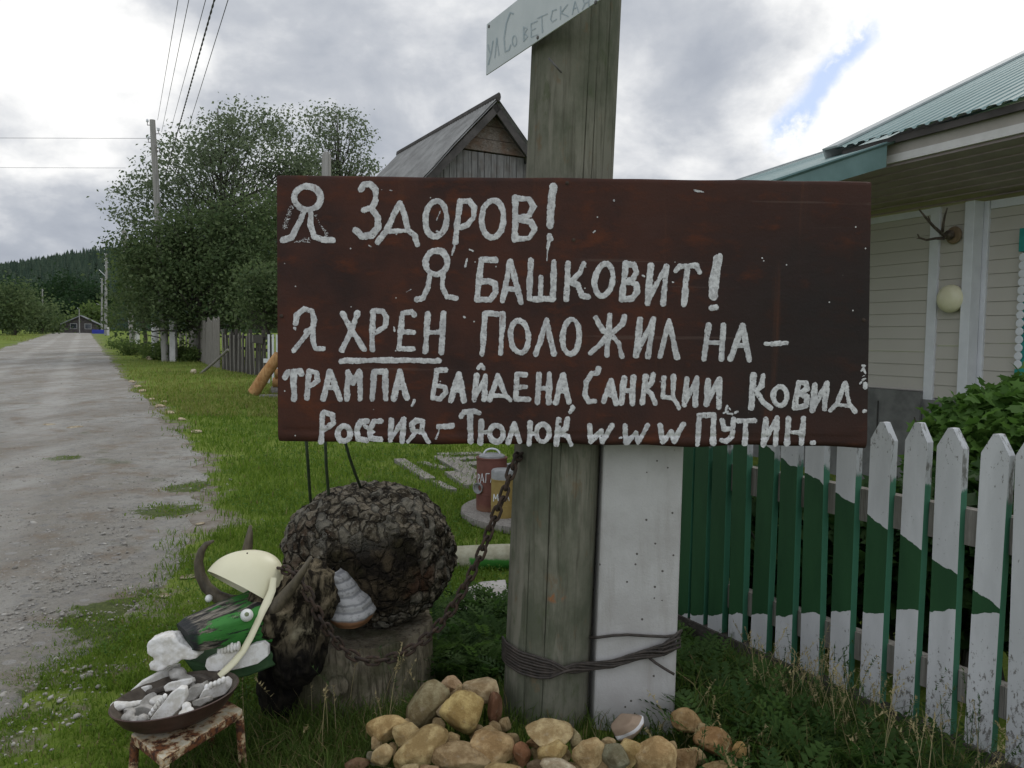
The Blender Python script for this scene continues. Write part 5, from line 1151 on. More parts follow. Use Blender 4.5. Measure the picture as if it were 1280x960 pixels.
R3 = [L(26, 126, 108, 130, 75, 160, 52, 190, 60, 200, 95, 196, 130, 170, 142), L(26, 190, 130, 155, 172, 120, 218), L(26, 198, 85, 195, 180, 205, 210, 236, 212),
 L(27, 314, 70, 352, 138, 402, 214), L(26, 374, 68, 350, 138, 312, 216), L(26, 437, 65, 432, 214), L(24, 440, 60, 475, 60, 491, 86, 484, 124, 442, 150),
 L(24, 602, 76, 590, 64, 553, 67, 540, 210, 596, 212), L(22, 546, 145, 598, 145), L(27, 655, 72, 645, 222), L(27, 717, 72, 710, 226), L(22, 650, 146, 712, 145), L(25, 310, 260, 500, 256, 700, 259),
 L(26, 872, 232, 885, 70, 956, 70, 946, 230), E(26, 1022, 163, 36, 64, -4), L(27, 1087, 232, 1130, 96, 1160, 232), E(26, 1228, 163, 34, 70, 4),
 L(24, 84, 325, 94, 303, 145, 299, 150, 312), L(28, 118, 302, 120, 412), L(26, 180, 300, 172, 408), L(24, 182, 300, 210, 306, 214, 340, 180, 362),
 L(27, 238, 412, 262, 302, 304, 412), L(22, 250, 365, 290, 366), L(26, 331, 412, 336, 303, 356, 350, 381, 303, 385, 412), L(27, 433, 412, 441, 302, 484, 302, 487, 412),
 L(27, 518, 410, 545, 302, 571, 408), L(22, 530, 366, 560, 366), L(14, 603, 418, 592, 438), L(24, 728, 297, 692, 298, 674, 408, 705, 410, 727, 385, 722, 364, 686, 357),
 L(27, 746, 418, 780, 312, 800, 418), L(22, 756, 376, 790, 376), L(26, 850, 318, 840, 414), L(22, 842, 408, 884, 332), L(26, 887, 322, 880, 415), L(20, 858, 288, 868, 276, 878, 288),
 L(24, 903, 416, 935, 318, 968, 400, 985, 416), L(20, 906, 398, 970, 400), L(24, 1046, 314, 1012, 314, 1006, 412, 1058, 412), L(20, 1010, 366, 1048, 363), L(27, 1100, 316, 1094, 425), L(27, 1142, 314, 1138, 427), L(20, 1096, 370, 1140, 370),
 L(27, 1168, 425, 1195, 318, 1220, 425), L(20, 1178, 382, 1210, 382), L(20, 1232, 442, 1238, 448, 1226, 464),
 L(25, 234, 468, 229, 582), L(23, 238, 464, 275, 476, 279, 508, 240, 534), E(24, 320, 550, 25, 30), L(25, 412, 500, 385, 502, 371, 535, 376, 572, 408, 578), L(25, 468, 500, 440, 502, 426, 532, 427, 568, 468, 573), L(16, 405, 520, 440, 545),
 L(26, 508, 497, 505, 578), L(22, 508, 572, 554, 502), L(26, 558, 492, 552, 582), L(24, 628, 545, 598, 540, 590, 514, 608, 496, 636, 500, 632, 540, 656, 582), L(22, 604, 548, 576, 584),
 L(22, 698, 524, 752, 518), L(9, 702, 530, 695, 552, 689, 570), L(24, 788, 480, 800, 463, 840, 460, 860, 468), L(26, 824, 464, 826, 582), L(26, 870, 502, 866, 587), L(20, 868, 545, 900, 545), E(24, 930, 550, 27, 33),
 L(26, 977, 587, 1000, 512, 1023, 582), L(26, 1065, 507, 1060, 592), L(20, 1062, 550, 1086, 550), E(24, 1115, 548, 25, 35), L(27, 1178, 492, 1170, 592), L(24, 1215, 492, 1208, 530, 1178, 550), L(24, 1180, 548, 1215, 562, 1228, 594),
 L(12, 122, 128, 124, 129), L(8, 800, 83, 802, 85), L(5, 520, 125, 522, 140), L(4, 550, 455, 553, 458)]
R4 = [L(27, 200, 78, 194, 150, 187, 236), L(24, 142, 88, 172, 138, 195, 150), L(24, 258, 82, 250, 112, 206, 150), L(24, 193, 156, 160, 195, 122, 228), L(24, 206, 155, 235, 190, 248, 240),
 L(27, 320, 94, 304, 238), L(23, 306, 232, 372, 98), L(27, 374, 93, 352, 242), L(26, 400, 242, 436, 98, 468, 246), L(27, 594, 118, 576, 252), L(27, 654, 118, 645, 252), L(22, 586, 186, 650, 186),
 L(26, 682, 252, 730, 118, 757, 254), L(20, 698, 198, 745, 198), L(16, 822, 192, 870, 190, 908, 188), L(24, 848, 192, 882, 190),
 L(25, 154, 292, 150, 308, 128, 310, 106, 345, 101, 398, 115, 424, 140, 420), L(27, 174, 422, 205, 338, 224, 428), L(20, 182, 395, 214, 397), L(27, 257, 328, 246, 426), L(27, 294, 325, 289, 430), L(20, 250, 377, 292, 378),
 L(27, 343, 322, 330, 426), L(24, 374, 314, 368, 346, 340, 371), L(24, 340, 375, 366, 392, 380, 428), L(24, 415, 328, 411, 403, 455, 408), L(24, 454, 320, 452, 405, 473, 440, 475, 448),
 L(26, 508, 332, 496, 437), L(22, 500, 428, 545, 334), L(26, 547, 328, 540, 437), L(26, 592, 337, 586, 432), L(22, 590, 426, 634, 338), L(26, 638, 332, 635, 446), L(12, 668, 440, 664, 458),
 L(28, 774, 317, 764, 448), L(24, 812, 318, 806, 360, 778, 390), L(27, 790, 388, 812, 424, 842, 447), E(25, 880, 400, 27, 38), L(27, 955, 347, 938, 445), L(24, 957, 347, 984, 348, 989, 370, 950, 393), L(24, 950, 394, 988, 402, 984, 438, 937, 449),
 L(26, 1020, 357, 1010, 457), L(22, 1014, 448, 1065, 352), L(26, 1067, 348, 1059, 452), L(24, 1080, 458, 1110, 428, 1140, 350, 1158, 432, 1180, 459), L(20, 1108, 434, 1162, 440), L(22, 1216, 461, 1221, 460), L(8, 1205, 300, 1214, 290, 1222, 310), L(8, 1210, 335, 1222, 330), L(16, 1222, 352, 1221, 366), L(6, 1208, 278, 1218, 280), L(5, 1200, 350, 1205, 345), L(5, 1218, 318, 1210, 322),
 L(26, 119, 518, 123, 580, 164, 542, 170, 582, 209, 518), L(25, 259, 518, 266, 586, 304, 547, 313, 584, 351, 518), L(25, 400, 518, 413, 582, 445, 542, 455, 580, 494, 514), L(7, 238, 568, 246, 566),
 L(26, 550, 592, 556, 478, 616, 475, 612, 586), L(24, 648, 498, 656, 534, 690, 530), L(24, 694, 492, 690, 560, 664, 582, 647, 578), L(24, 712, 500, 778, 498), L(26, 742, 503, 740, 588), L(26, 824, 493, 815, 592), L(22, 820, 582, 860, 502), L(26, 868, 488, 862, 592),
 L(27, 914, 493, 908, 588), L(27, 974, 492, 965, 589), L(20, 912, 546, 970, 546), L(24, 1008, 588, 1016, 587), L(12, 655, 468, 672, 462), L(10, 668, 470, 690, 472), L(8, 675, 448, 680, 455), L(10, 700, 468, 712, 462)]
SIGN = region(330, 200, 3.2, R1) + region(700, 200, 3.2, R2) + region(330, 370, 3.2, R3) + region(700, 370, 3.2, R4)
GHOST = region(330, 200, 3.2, [L(13, 205, 220, 228, 262, 250, 296), L(20, 108, 190, 95, 230, 85, 265), L(14, 100, 210, 84, 240), L(22, 120, 325, 170, 318)])
def letter_skin(name, strokes, proj, cell, material, parent, rough=.68, holes=.5, thick=.0007, seed=200, dens=1.0):
    xs = [x_ for w, p in strokes for x_, y_ in p]; ys = [y_ for w, p in strokes for x_, y_ in p]; x0, y0 = min(xs) - 9, min(ys) - 9
    nx_, ny_ = int((max(xs) + 9 - x0) / cell), int((max(ys) + 9 - y0) / cell); D = np.full((ny_, nx_), 99.0)
    for w, pts in strokes:
        if len(pts) == 1: pts = pts * 2
        for (ax, ay), (bx, by) in zip(pts[:-1], pts[1:]):
            i0, i1 = max(0, int((min(ax, bx) - w - x0) / cell)), min(nx_, int((max(ax, bx) + w - x0) / cell) + 2); j0, j1 = max(0, int((min(ay, by) - w - y0) / cell)), min(ny_, int((max(ay, by) + w - y0) / cell) + 2)
            gx_, gy_ = np.meshgrid(x0 + (np.arange(i0, i1) + .5) * cell, y0 + (np.arange(j0, j1) + .5) * cell); dx, dy = bx - ax, by - ay; l2 = dx * dx + dy * dy + 1e-9
            tt = np.clip(((gx_ - ax) * dx + (gy_ - ay) * dy) / l2, 0, 1); d_ = np.hypot(gx_ - ax - tt * dx, gy_ - ay - tt * dy) - w / 2; D[j0:j1, i0:i1] = np.minimum(D[j0:j1, i0:i1], d_)
    gx_, gy_ = np.meshgrid(x0 + (np.arange(nx_) + .5) * cell, y0 + (np.arange(ny_) + .5) * cell)
    edge = (fbm(gx_, gy_, .085, seed, 2) - .5) * 3.4 * rough + (fbm(gx_, gy_, .3, seed + 3, 2) - .5) * 1.5 * rough + (fbm(gx_, gy_, 1.1, seed + 5, 2) - .5) * 1.3 * rough
    on = (D + edge < -.05) & ~((fbm(gx_, gy_, .9, seed + 9, 3) > 1.02 - holes * .34) & (D > -2.6)) & ~((fbm(gx_, gy_, .35, seed + 14, 3) + .3 * vnoise(gx_, gy_, 1.9, seed + 20)) > 1.16 - holes * .30)
    if dens < 1: on &= vnoise(gx_, gy_, 1.4, seed + 30) < dens
    jj, ii = np.nonzero(on); vid = {}; Vv = []; Q = []
    def vert(j, i):
        k = (j, i)
        if k not in vid:
            n4 = on[max(0, j - 1):j + 1, max(0, i - 1):i + 1]; dj, di = min(j, ny_ - 1), min(i, nx_ - 1); inn = n4.size == 4 and n4.all(); h = thick * (.35 + min(1.0, max(0, -D[dj, di] / 2.2)) * (.6 + .6 * vnoise(i * cell, j * cell, .9, seed + 40))) if inn else .0002
            vid[k] = len(Vv); Vv.append(proj(x0 + i * cell + (0 if inn else .25 * cell * (random.random() - .5)), y0 + j * cell + (0 if inn else .25 * cell * (random.random() - .5)), float(h)))
        return vid[k]
    for j, i in zip(jj.tolist(), ii.tolist()): Q.append((vert(j, i), vert(j + 1, i), vert(j + 1, i + 1), vert(j, i + 1)))
    return arr_mesh(name, np.array([tuple(v) for v in Vv]), np.array(Q), material, parent=parent, smooth=True)
def on_sign(px, py, h): p = at(px, py, SY); k = (SY - .0012 - h + float(dent(p.x, p.z))); return at(px, py, k)
letter_skin('lettering', SIGN, on_sign, .52, M['white_brush_paint'], t)
letter_skin('paint_smear', GHOST, on_sign, .6, M['white_brush_paint'], t, 1.6, .9, .0004, 260, .42)

# ------------------------------------------------------------------ street plate on the post head
K0 = Vector((at(748, 2.4, 2.13)).to_tuple()); KD = Vector((-.53, 1, 0)).normalized(); KN = Vector((-KD.y, KD.x, 0))
if KN.dot(CAM - K0) < 0: KN = -KN
def on_plate(px, py, h=0):
    dr = ray(px, py); return CAM + dr * ((K0 - CAM).dot(KN) / dr.dot(KN)) + KN * h
bl, tl = on_plate(607.5, 93), on_plate(610, 29); zb_, zt_ = K0.z, tl.z; L_ = (bl - K0).dot(KD)
t = thing('street_plate', Vector((bl.x, bl.y, bl.z)), 'pale street name plate nailed at a slant to the head of the wooden post', 'sign')
o0 = K0 - KD * .05; o0.z = (bl.z + K0.z) / 2; MB().box(o0 - KN * .004, KD * (L_ + .05), KN * .004, Vector((0, 0, zt_ - o0.z))).build('plate', M['plate_paint'], t, bevel=.001)
R5 = [L(7, 125, 235, 131, 262, 140, 278), L(7, 152, 215, 142, 275, 128, 335), L(7, 161, 302, 172, 200, 183, 288), L(8, 258, 72, 242, 66, 222, 120, 210, 200, 215, 270, 235, 262, 244, 235), E(7, 264, 214, 11, 27), L(7, 312, 140, 312, 215), L(7, 312, 140, 330, 150, 314, 175, 332, 190, 313, 213),
 L(7, 382, 110, 350, 125, 352, 195, 385, 180), L(7, 351, 160, 375, 148), L(7, 385, 95, 435, 72), L(7, 406, 88, 410, 170), L(7, 482, 50, 463, 56, 452, 100, 462, 115, 482, 100), L(7, 505, 35, 503, 102), L(7, 540, 25, 507, 68, 545, 86), L(7, 565, 76, 580, 8, 598, 62), L(6, 570, 48, 592, 38), L(7, 630, 18, 622, 4, 632, -12, 650, -18, 652, 36), L(7, 630, 18, 650, 10), L(7, 632, 18, 618, 48)]
letter_skin('lettering', region(580, 0, 4.1736, R5), lambda px, py, h: on_plate(px, py, .0008 + h * .3), .42, M['faded_blue_paint'], t, .12, .35, .0006, 300)
for px, py in ((672.5, 47), (611.5, 33), (745, 3)):
    q = on_plate(px, py); MB().lathe(q, [(.006, 0), (.005, .003), (0, .004)], 8, axis=KN).build('nail_head', M['nail_steel'], t)

# ================================================================== stump and bull
sb = at(440, 905, 2.88); SC_ = Vector((-.585, 2.92, 0))
t = thing('stump', SC_, 'broad weathered tree stump carrying the bark bull', 'stump'); m = MB()
def stf(u_, v_):
    an = 2 * math.pi * u_; h = v_ * .335; c_, s_ = math.cos(an), math.sin(an); r = .295 * (1 + .12 * (1 - v_) ** 2.5 + .05 * mnoise.noise(Vector((c_ * 1.6, s_ * 1.6, .3))) + .035 * mnoise.noise(Vector((c_ * 5, s_ * 5, h * .6))) + .012 * mnoise.noise(Vector((c_ * 17, s_ * 17, h * 2))))
    kn = math.exp(-((an - 4.72) / .13) ** 2 - ((h - .215) / .035) ** 2); r += .028 * kn
    return SC_ + Vector((c_ * r, s_ * r * .95, h + .012 * mnoise.noise(Vector((c_ * 3, s_ * 3, 7))) * (v_ > .9) - .06))
m.grid(stf, 160, 34, closed_u=True); m.build('bark', M['stump_wood'], t, smooth=180)
m = MB(); top = [stf(i / 160, 1) for i in range(160)]; c = SC_ + Vector((0, 0, .27)); ring = [p.lerp(c, k) + Vector((0, 0, .0)) for k in (0, .3, .65) for p in top]
m.add(ring + [c], [(k * 160 + i, k * 160 + (i + 1) % 160, (k + 1) * 160 + (i + 1) % 160, (k + 1) * 160 + i) for k in (0, 1) for i in range(160)] + [(320 + i, 320 + (i + 1) % 160, 480) for i in range(160)]); m.build('cut_top', M['stump_wood'], t)
q = Vector((-.58, 2.63, .155)); MB().lathe(q, [(.036, -.05), (.034, .012), (.022, .018), (0, .017)], 18, axis=(0, -1, .1)).build('branch_knot', M['stump_wood'], t, smooth=50)

BC = at(463, 690, 2.96)
bull = thing('bull_sculpture', Vector((-.72, 2.6, 0)), 'folk art bull of bark burl with green painted snout, sitting on the stump', 'sculpture')
bm = bmesh.new(); bmesh.ops.create_icosphere(bm, subdivisions=7, radius=1); vs = []; crust = []
for v in bm.verts:
    p = v.co; q = p + Vector((3.3, 1.2, 5.1)); nse = mnoise.fractal(q * 2.2, .9, 2.1, 5)
    f1_ = mnoise.voronoi(q * 6.5)[0]; f2_ = mnoise.voronoi(q * 15)[0]
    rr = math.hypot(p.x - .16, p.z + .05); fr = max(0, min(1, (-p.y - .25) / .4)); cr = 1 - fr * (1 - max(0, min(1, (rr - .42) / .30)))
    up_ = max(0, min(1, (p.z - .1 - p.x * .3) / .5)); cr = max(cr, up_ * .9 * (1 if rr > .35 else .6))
    k = 1 + .055 * nse + (.075 * (.5 - f1_[0]) + .035 * (.35 - f2_[0])) * (.35 + .65 * cr) + .03 * max(0, mnoise.noise(q * 1.4))
    k -= .06 * fr * max(0, 1 - rr / .5); sq = (abs(p.x) ** 2.6 + abs(p.z) ** 2.6 + abs(p.y) ** 2.6) ** (-1 / 2.6); k *= (.55 + .45 * sq)
    vs.append(BC + Vector((p.x * .318 * k, p.y * .255 * k, p.z * .262 * k * (1 if p.z > 0 else 1.03)))); crust.append(cr)
fs = [tuple(v.index for v in f.verts) for f in bm.faces]; bm.free(); m = MB(); m.add(vs, fs); body = m.build('body', M['burl_bark'], bull, smooth=180, normals=False)
a_ = body.data.attributes.new('crust', 'FLOAT_COLOR', 'POINT'); c4 = np.ones((len(vs), 4), np.float32); c4[:, :3] = np.array(crust)[:, None]; a_.data.foreach_set('color', c4.ravel())
# bracket fungus with a frame of its own
fo = at(440, 776, 2.645); m = MB(); FW = [(0, 5), (.08, 11), (.2, 15), (.32, 16), (.42, 18), (.55, 22), (.68, 26), (.80, 28), (.90, 27), (.97, 22), (1, 10)]
def fgf(u_, v_):
    an = 2 * math.pi * u_; cx_ = float(np.interp(v_, [0, .25, .6, 1], [420, 427, 439, 440])); py = 711 + 66 * v_; w = float(np.interp(v_, [q[0] for q in FW], [q[1] for q in FW])) * (1 + .045 * math.sin(v_ * 26) + .10 * mnoise.noise(Vector((math.cos(an) * 1.6, math.sin(an) * 1.6, v_ * 3))) + .05 * mnoise.noise(Vector((math.cos(an) * 5, math.sin(an) * 5, v_ * 9)))) * 2.7 / 979
    c = at(cx_, py, 2.70) - fo; return c + Vector((math.cos(an) * w, math.sin(an) * (w * .9 + .03), -.010 * math.sin(an) * 0))
m.grid(fgf, 56, 60, closed_u=True); m.f.append(list(range(59 * 56, 60 * 56))); m.m.append(0)
fg = m.build('bracket_fungus', M['fungus'], org=(0, 0, 0), smooth=180); place(fg, bull, Matrix.Translation(fo)); ORG[fg] = fo
# head, neck and poll
def shaggy(c, rx, ry, rz, sub, amp, seed): return MB().ico(c, rx, ry, rz, sub, lambda p: amp * mnoise.fractal(Vector((p.x * 1.4, p.y * 1.4, p.z * 3.2)) + Vector((seed, 0, 0)), .8, 2.1, 5) + .45 * amp * mnoise.noise(p * 7 + Vector((seed, 0, 0))))
m = shaggy(at(350, 765, 2.55), .115, .13, .125, 5, .16, 4); h2 = shaggy(at(390, 742, 2.60), .085, .11, .105, 5, .22, 9); m.add(h2.v, h2.f); h2 = shaggy(at(372, 800, 2.56), .10, .12, .16, 5, .12, 12); m.add(h2.v, h2.f); h2 = shaggy(at(350, 850, 2.62), .075, .10, .13, 4, .10, 15); m.add(h2.v, h2.f)
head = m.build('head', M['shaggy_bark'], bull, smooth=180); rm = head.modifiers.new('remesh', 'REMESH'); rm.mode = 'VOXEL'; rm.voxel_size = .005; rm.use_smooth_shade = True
# snout in its own frame: x from the tip back to the head, -y towards the viewer
ST, SB_ = at(231, 795, 2.33), at(324, 770, 2.50); sx_ = (SB_ - ST).normalized(); sz_ = (Vector((-.12, -.25, 1)) - sx_ * Vector((-.12, -.25, 1)).dot(sx_)).normalized(); sy_ = sz_.cross(sx_); SL = (SB_ - ST).length
m = MB()
def snf(u_, v_):
    x_ = SL * v_; hw = .058 + .028 * v_; ht = .034 + .036 * v_ ** .8; hb = .034 + .038 * v_; an = 2 * math.pi * u_; cy_, cz_ = math.cos(an), math.sin(an); e = .42
    yy = math.copysign(abs(cy_) ** e, cy_) * hw; zz_ = math.copysign(abs(cz_) ** e, cz_) * (ht if cz_ > 0 else hb); k = 1 - .16 * max(0, 1 - v_ * 9) ** 2
    nz = mnoise.noise(Vector((x_ * 4, yy * 40, zz_ * 40))) * .0032 + mnoise.noise(Vector((x_ * 12, yy * 18, zz_ * 18))) * .004; f_ = 1 + nz / .05
    return Vector((x_ - (.012 * (zz_ / .05) if v_ < .02 else 0), yy * k * f_, zz_ * k * f_))
NSN = 72; m.grid(snf, NSN, 40, closed_u=True); m.v.append(Vector((-.002, 0, 0))); ci = len(m.v) - 1
for i in range(NSN): m.f.append([i, ci, (i + 1) % NSN]); m.m.append(0)
sn = m.build('snout', M['peeling_green'], org=(0, 0, 0), smooth=55); mw = Matrix(((sx_.x, sy_.x, sz_.x, ST.x), (sx_.y, sy_.y, sz_.y, ST.y), (sx_.z, sy_.z, sz_.z, ST.z), (0, 0, 0, 1))); place(sn, bull, mw); ORG[sn] = ST
# eyes, horns, rods
def eye(c, r, dv):
    e = MB().ico(c, r, r, r, 4).build('eye', M['eyeball'], bull, smooth=180); dv = dv.normalized(); MB().lathe(c + dv * r * .92, [(r * .36, 0), (r * .32, r * .10), (r * .15, r * .14), (0, r * .15)], 18, axis=dv).build('pupil', M['pupil'], e, smooth=60)
eye(at(308.5, 769, 2.39), .0195, Vector((.32, -1, .55))); eye(at(261, 748, 2.50), .012, Vector((-.9, -.3, .5)))
def horn(pts, rad, Y): q = [at(px, py, Y + dy) for px, py, dy in pts]; MB().tube(q, rad, 14, jit=.03).build('horn', M['horn'], bull, smooth=180)
horn(((303, 752, .0), (288, 752, 0), (272, 746, 0), (258, 734, 0), (250, 718, 0), (248, 702, 0), (252, 688, 0), (258, 680, .0), (267, 676, .0)), [.022, .022, .021, .019, .017, .0145, .012, .009, .004], 2.56)
horn(((304, 715, 0), (307, 698, 0), (310, 682, 0), (312, 668, 0), (313, 657, 0)), [.020, .019, .016, .011, .005], 2.64)
horn(((330, 772, 0), (344, 758, 0), (357, 744, 0), (369, 729, -.02), (380, 712, -.04), (389, 696, -.05)), [.024, .023, .020, .015, .010, .004], 2.44)
for pts in (((382, 540), (385, 580), (387, 612), (389, 634)), ((406, 540), (408, 585), (411, 620), (416, 656)), ((428, 540), (437, 572), (445, 595), (452, 612))): MB().tube([at(px, py, 2.82 + .04 * i) for i, (px, py) in enumerate(pts)], .0058, 8).build('rod', M['rod_green'], bull, smooth=180)
# lower jaw and its jawbone with teeth
def slab(name, pts, Y0, Y1, th, mt, parent, bev=.006, extra=None, top=True):
    o = [at(px, py, Y0 + (Y1 - Y0) * (px - pts[0][0]) / max(1, max(p[0] for p in pts) - pts[0][0])) for px, py in pts]; m = MB(); m.prism(o, Vector((0, th, 0)))
    if extra: extra(m)
    return m.build(name, mt, parent, bevel=bev, smooth=40)
slab('lower_jaw', [(223, 818), (238, 827), (262, 832), (300, 828), (338, 815), (350, 820), (345, 832), (310, 846), (272, 853), (246, 847)], 2.36, 2.46, .13, M['dark_green_paint'], bull, .012)
def teeth(path, Y, w, h, n_, dx=0, dy=-1):
    def f(m):
        for i in range(n_):
            k = (i + .5) / n_ * (len(path) - 1); a = int(min(k, len(path) - 2)); k -= a; px = path[a][0] * (1 - k) + path[a + 1][0] * k; py = path[a][1] * (1 - k) + path[a + 1][1] * k; c = at(px, py, Y + .012); s_ = Y / 979
            m.ico(c + Vector((dx * h * s_ * .4, 0, -dy * h * s_ * .35)), w * s_ * .55, .010, h * s_ * .75 * (1 + .15 * math.sin(i * 2.1)), 2)
    return f
slab('jawbone', [(256, 833), (258, 824), (268, 819), (285, 816), (303, 812), (318, 805), (329, 803), (335, 808), (335, 820), (322, 830), (300, 836), (280, 840), (260, 839)], 2.345, 2.40, .022, M['bone'], bull, .007, teeth(((272, 818), (300, 810)), 2.355, 5, 9, 7))

# cream helmet shell with its strap, resting on the head
hc = at(296, 739.5, 2.47); pxw = 2.47 / 979; t = thing('helmet_shell', hc, 'cream plastic half helmet with one long strap, sitting on the bull head', 'helmet'); hcen = hc + Vector((0, .03, 0))
ax_ = (at(336, 757, 2.455) - at(256, 716.5, 2.485)); HL = ax_.length / 2; ax_.normalize(); cy_v = ray(293, 735).normalized() + Vector((0, 0, -.10)); cy_v = (cy_v - ax_ * cy_v.dot(ax_)).normalized(); bz = cy_v.cross(ax_); bz = bz if bz.z > 0 else -bz; m = MB()
def hf(u_, v_, off=0):
    ph = math.pi * u_; th = math.pi * (v_ - .5); s_ = -math.cos(ph); e = abs(math.sin(ph)) ** .80; hgt = .136 * e * (1 + .22 * s_) ; return hcen + ax_ * (HL * s_ * (1 - off)) + bz * (hgt * math.cos(th) * (1 - off)) + cy_v * ((.088 * e) * math.sin(th) * (1 - off))
NU_, NV_ = 49, 41; m.grid(lambda a, b_: hf(a, b_), NU_, NV_); o_ = len(m.v); m.grid(lambda a, b_: hf(a, b_, .035), NU_, NV_)
for j in (0, NV_ - 1):
    for i in range(NU_ - 1): m.f.append([j * NU_ + i, j * NU_ + i + 1, o_ + j * NU_ + i + 1, o_ + j * NU_ + i]); m.m.append(0)
m.build('shell', M['cream_plastic'], t, smooth=60)
sp_ = ((342, 722), (340, 738), (334, 752), (328, 764), (321, 780), (313, 797), (304, 813), (294, 826), (284, 836), (274, 845)); MB().tube([at(px, py, 2.455 - .014 * i) for i, (px, py) in enumerate(sp_)], [.010, .013, .0145, .0125, .0115, .0115, .0115, .0115, .0115, .010], 12, flat=.42, up=(1, 0, .5)).build('strap', M['cream_plastic'], t, smooth=60)
q = at(309, 691.5, 2.465); MB().ico(q, .003, .003, .003, 1).build('rivet', M['rust_iron'], t)

# ================================================================== chain
CH = [(652, 566, 2.50), (645, 574, 2.43), (638, 592, 2.405), (630, 618, 2.40), (617, 650, 2.41), (602, 690, 2.42), (584, 728, 2.43), (562, 765, 2.44), (538, 793, 2.46), (512, 812, 2.48), (485, 824, 2.50), (458, 826, 2.51), (434, 815, 2.50), (415, 795, 2.47), (400, 772, 2.44), (388, 748, 2.43), (378, 728, 2.44), (366, 716, 2.47), (350, 711, 2.52), (338, 712, 2.56)]
cp = [at(*c) for c in CH]; dense = []
for i in range(len(cp) - 1):
    p0, p1, p2, p3 = cp[max(0, i - 1)], cp[i], cp[i + 1], cp[min(len(cp) - 1, i + 2)]
    for k in range(40):
        s_ = k / 40; dense.append(.5 * ((2 * p1) + (p2 - p0) * s_ + (2 * p0 - 5 * p1 + 4 * p2 - p3) * s_ ** 2 + (3 * p1 - p0 - 3 * p2 + p3) * s_ ** 3))
PITCH_L = .0335; LL, LW, LR = .0235, .0125, .0050; m = MB(); acc = 0; i = 0; k = 0; last = dense[0]; pos_ = [dense[0]]
for p in dense[1:]:
    acc += (p - last).length; last = p
    if acc >= PITCH_L: pos_.append(p); acc = 0
for k in range(len(pos_) - 1):
    c = (pos_[k] + pos_[k + 1]) / 2; d_ = (pos_[k + 1] - pos_[k]).normalized(); s_ = d_.cross(Vector((0, 1, 0))).normalized(); n_ = d_.cross(s_); a = R((25 if k % 2 else 115) + random.uniform(-14, 14)); w_ = s_ * math.cos(a) + n_ * math.sin(a); nn = d_.cross(w_); loop = []
    for j in range(20):
        an = 2 * math.pi * j / 20; cx_, sy2 = math.cos(an), math.sin(an); loop.append(c + d_ * (cx_ * LW + math.copysign(LL - LW, cx_) * (1 if abs(cx_) > .02 else 0)) + w_ * (sy2 * LW))
    vs = []; fs = []
    for j in range(20):
        tg = (loop[(j + 1) % 20] - loop[j - 1]).normalized(); u_ = nn; v2 = tg.cross(u_).normalized()
        for q in range(7): aq = 2 * math.pi * q / 7; vs.append(loop[j] + u_ * math.cos(aq) * LR + v2 * math.sin(aq) * LR)
    for j in range(20):
        for q in range(7): fs.append((j * 7 + q, j * 7 + (q + 1) % 7, ((j + 1) % 20) * 7 + (q + 1) % 7, ((j + 1) % 20) * 7 + q))
    m.add(vs, fs)
tag(m.build('chain', M['rust_iron'], smooth=180), 'rusty iron chain hanging from the wooden post round the bull neck', 'chain')

# ================================================================== stool, pan and bones
def zpt(px, py, z): d_ = ray(px, py); return CAM + d_ * ((z - CAM.z) / d_.z)
ZS = .232; Bc, Cc, Ac = zpt(203, 949, ZS), zpt(304, 886, ZS), zpt(163, 917, ZS); Dc = Ac + (Cc - Bc)
t = thing('rusty_stool', Vector(((Ac.x + Cc.x) / 2, (Ac.y + Cc.y) / 2, 0)), 'rusty white metal stool standing under the pan of bones', 'stool')
dz = Vector((0, 0, -.028)); MB().hexa([Bc + dz, Cc + dz, Dc + dz, Ac + dz, Bc, Cc, Dc, Ac]).build('seat', M['rusty_white_metal'], t, bevel=.006)
mid = (Ac + Cc) / 2
for c in (Ac, Bc, Cc, Dc): 
    p = c.lerp(mid, .07); q = p + (p - mid) * .10; MB().tube([Vector((p.x, p.y, ZS - .026)), Vector((q.x, q.y, -.03))], .0125, 10).build('leg', M['rusty_white_metal'], t, smooth=60)
pc = zpt(220, 889, ZS + .03); pc.z = ZS + .004; t = thing('bone_pan', pc, 'shallow oval dark enamel pan on the stool, full of bones', 'pan'); oa = Vector((.82, .57, 0)); ob = Vector((-.57, .82, 0)); tiltv = Vector((.075, 0, 0))
def panf(r, h, an): x_, y_ = math.cos(an) * r * 1.12, math.sin(an) * r * .98; p = oa * x_ + ob * y_; return pc + p + Vector((0, 0, h + p.x * .085 + .016))
prof = [(.108, .0), (.13, .018), (.148, .045), (.156, .060), (.153, .062)]; inn = [(.153, .062), (.144, .05), (.126, .022), (.102, .009), (.0, .009)]
m = MB(); m.grid(lambda u_, v_: panf(*prof[int(round(v_ * 4))], 2 * math.pi * u_), 64, 5, closed_u=True); m.f.append(list(range(63, -1, -1))); m.m.append(0); m.build('bowl', M['pan_enamel'], t, smooth=60)
m = MB(); m.grid(lambda u_, v_: panf(*inn[int(round(v_ * 4))], 2 * math.pi * u_), 64, 5, closed_u=True); m.build('lining', M['pan_inside'], t, smooth=60)
UPB = .06
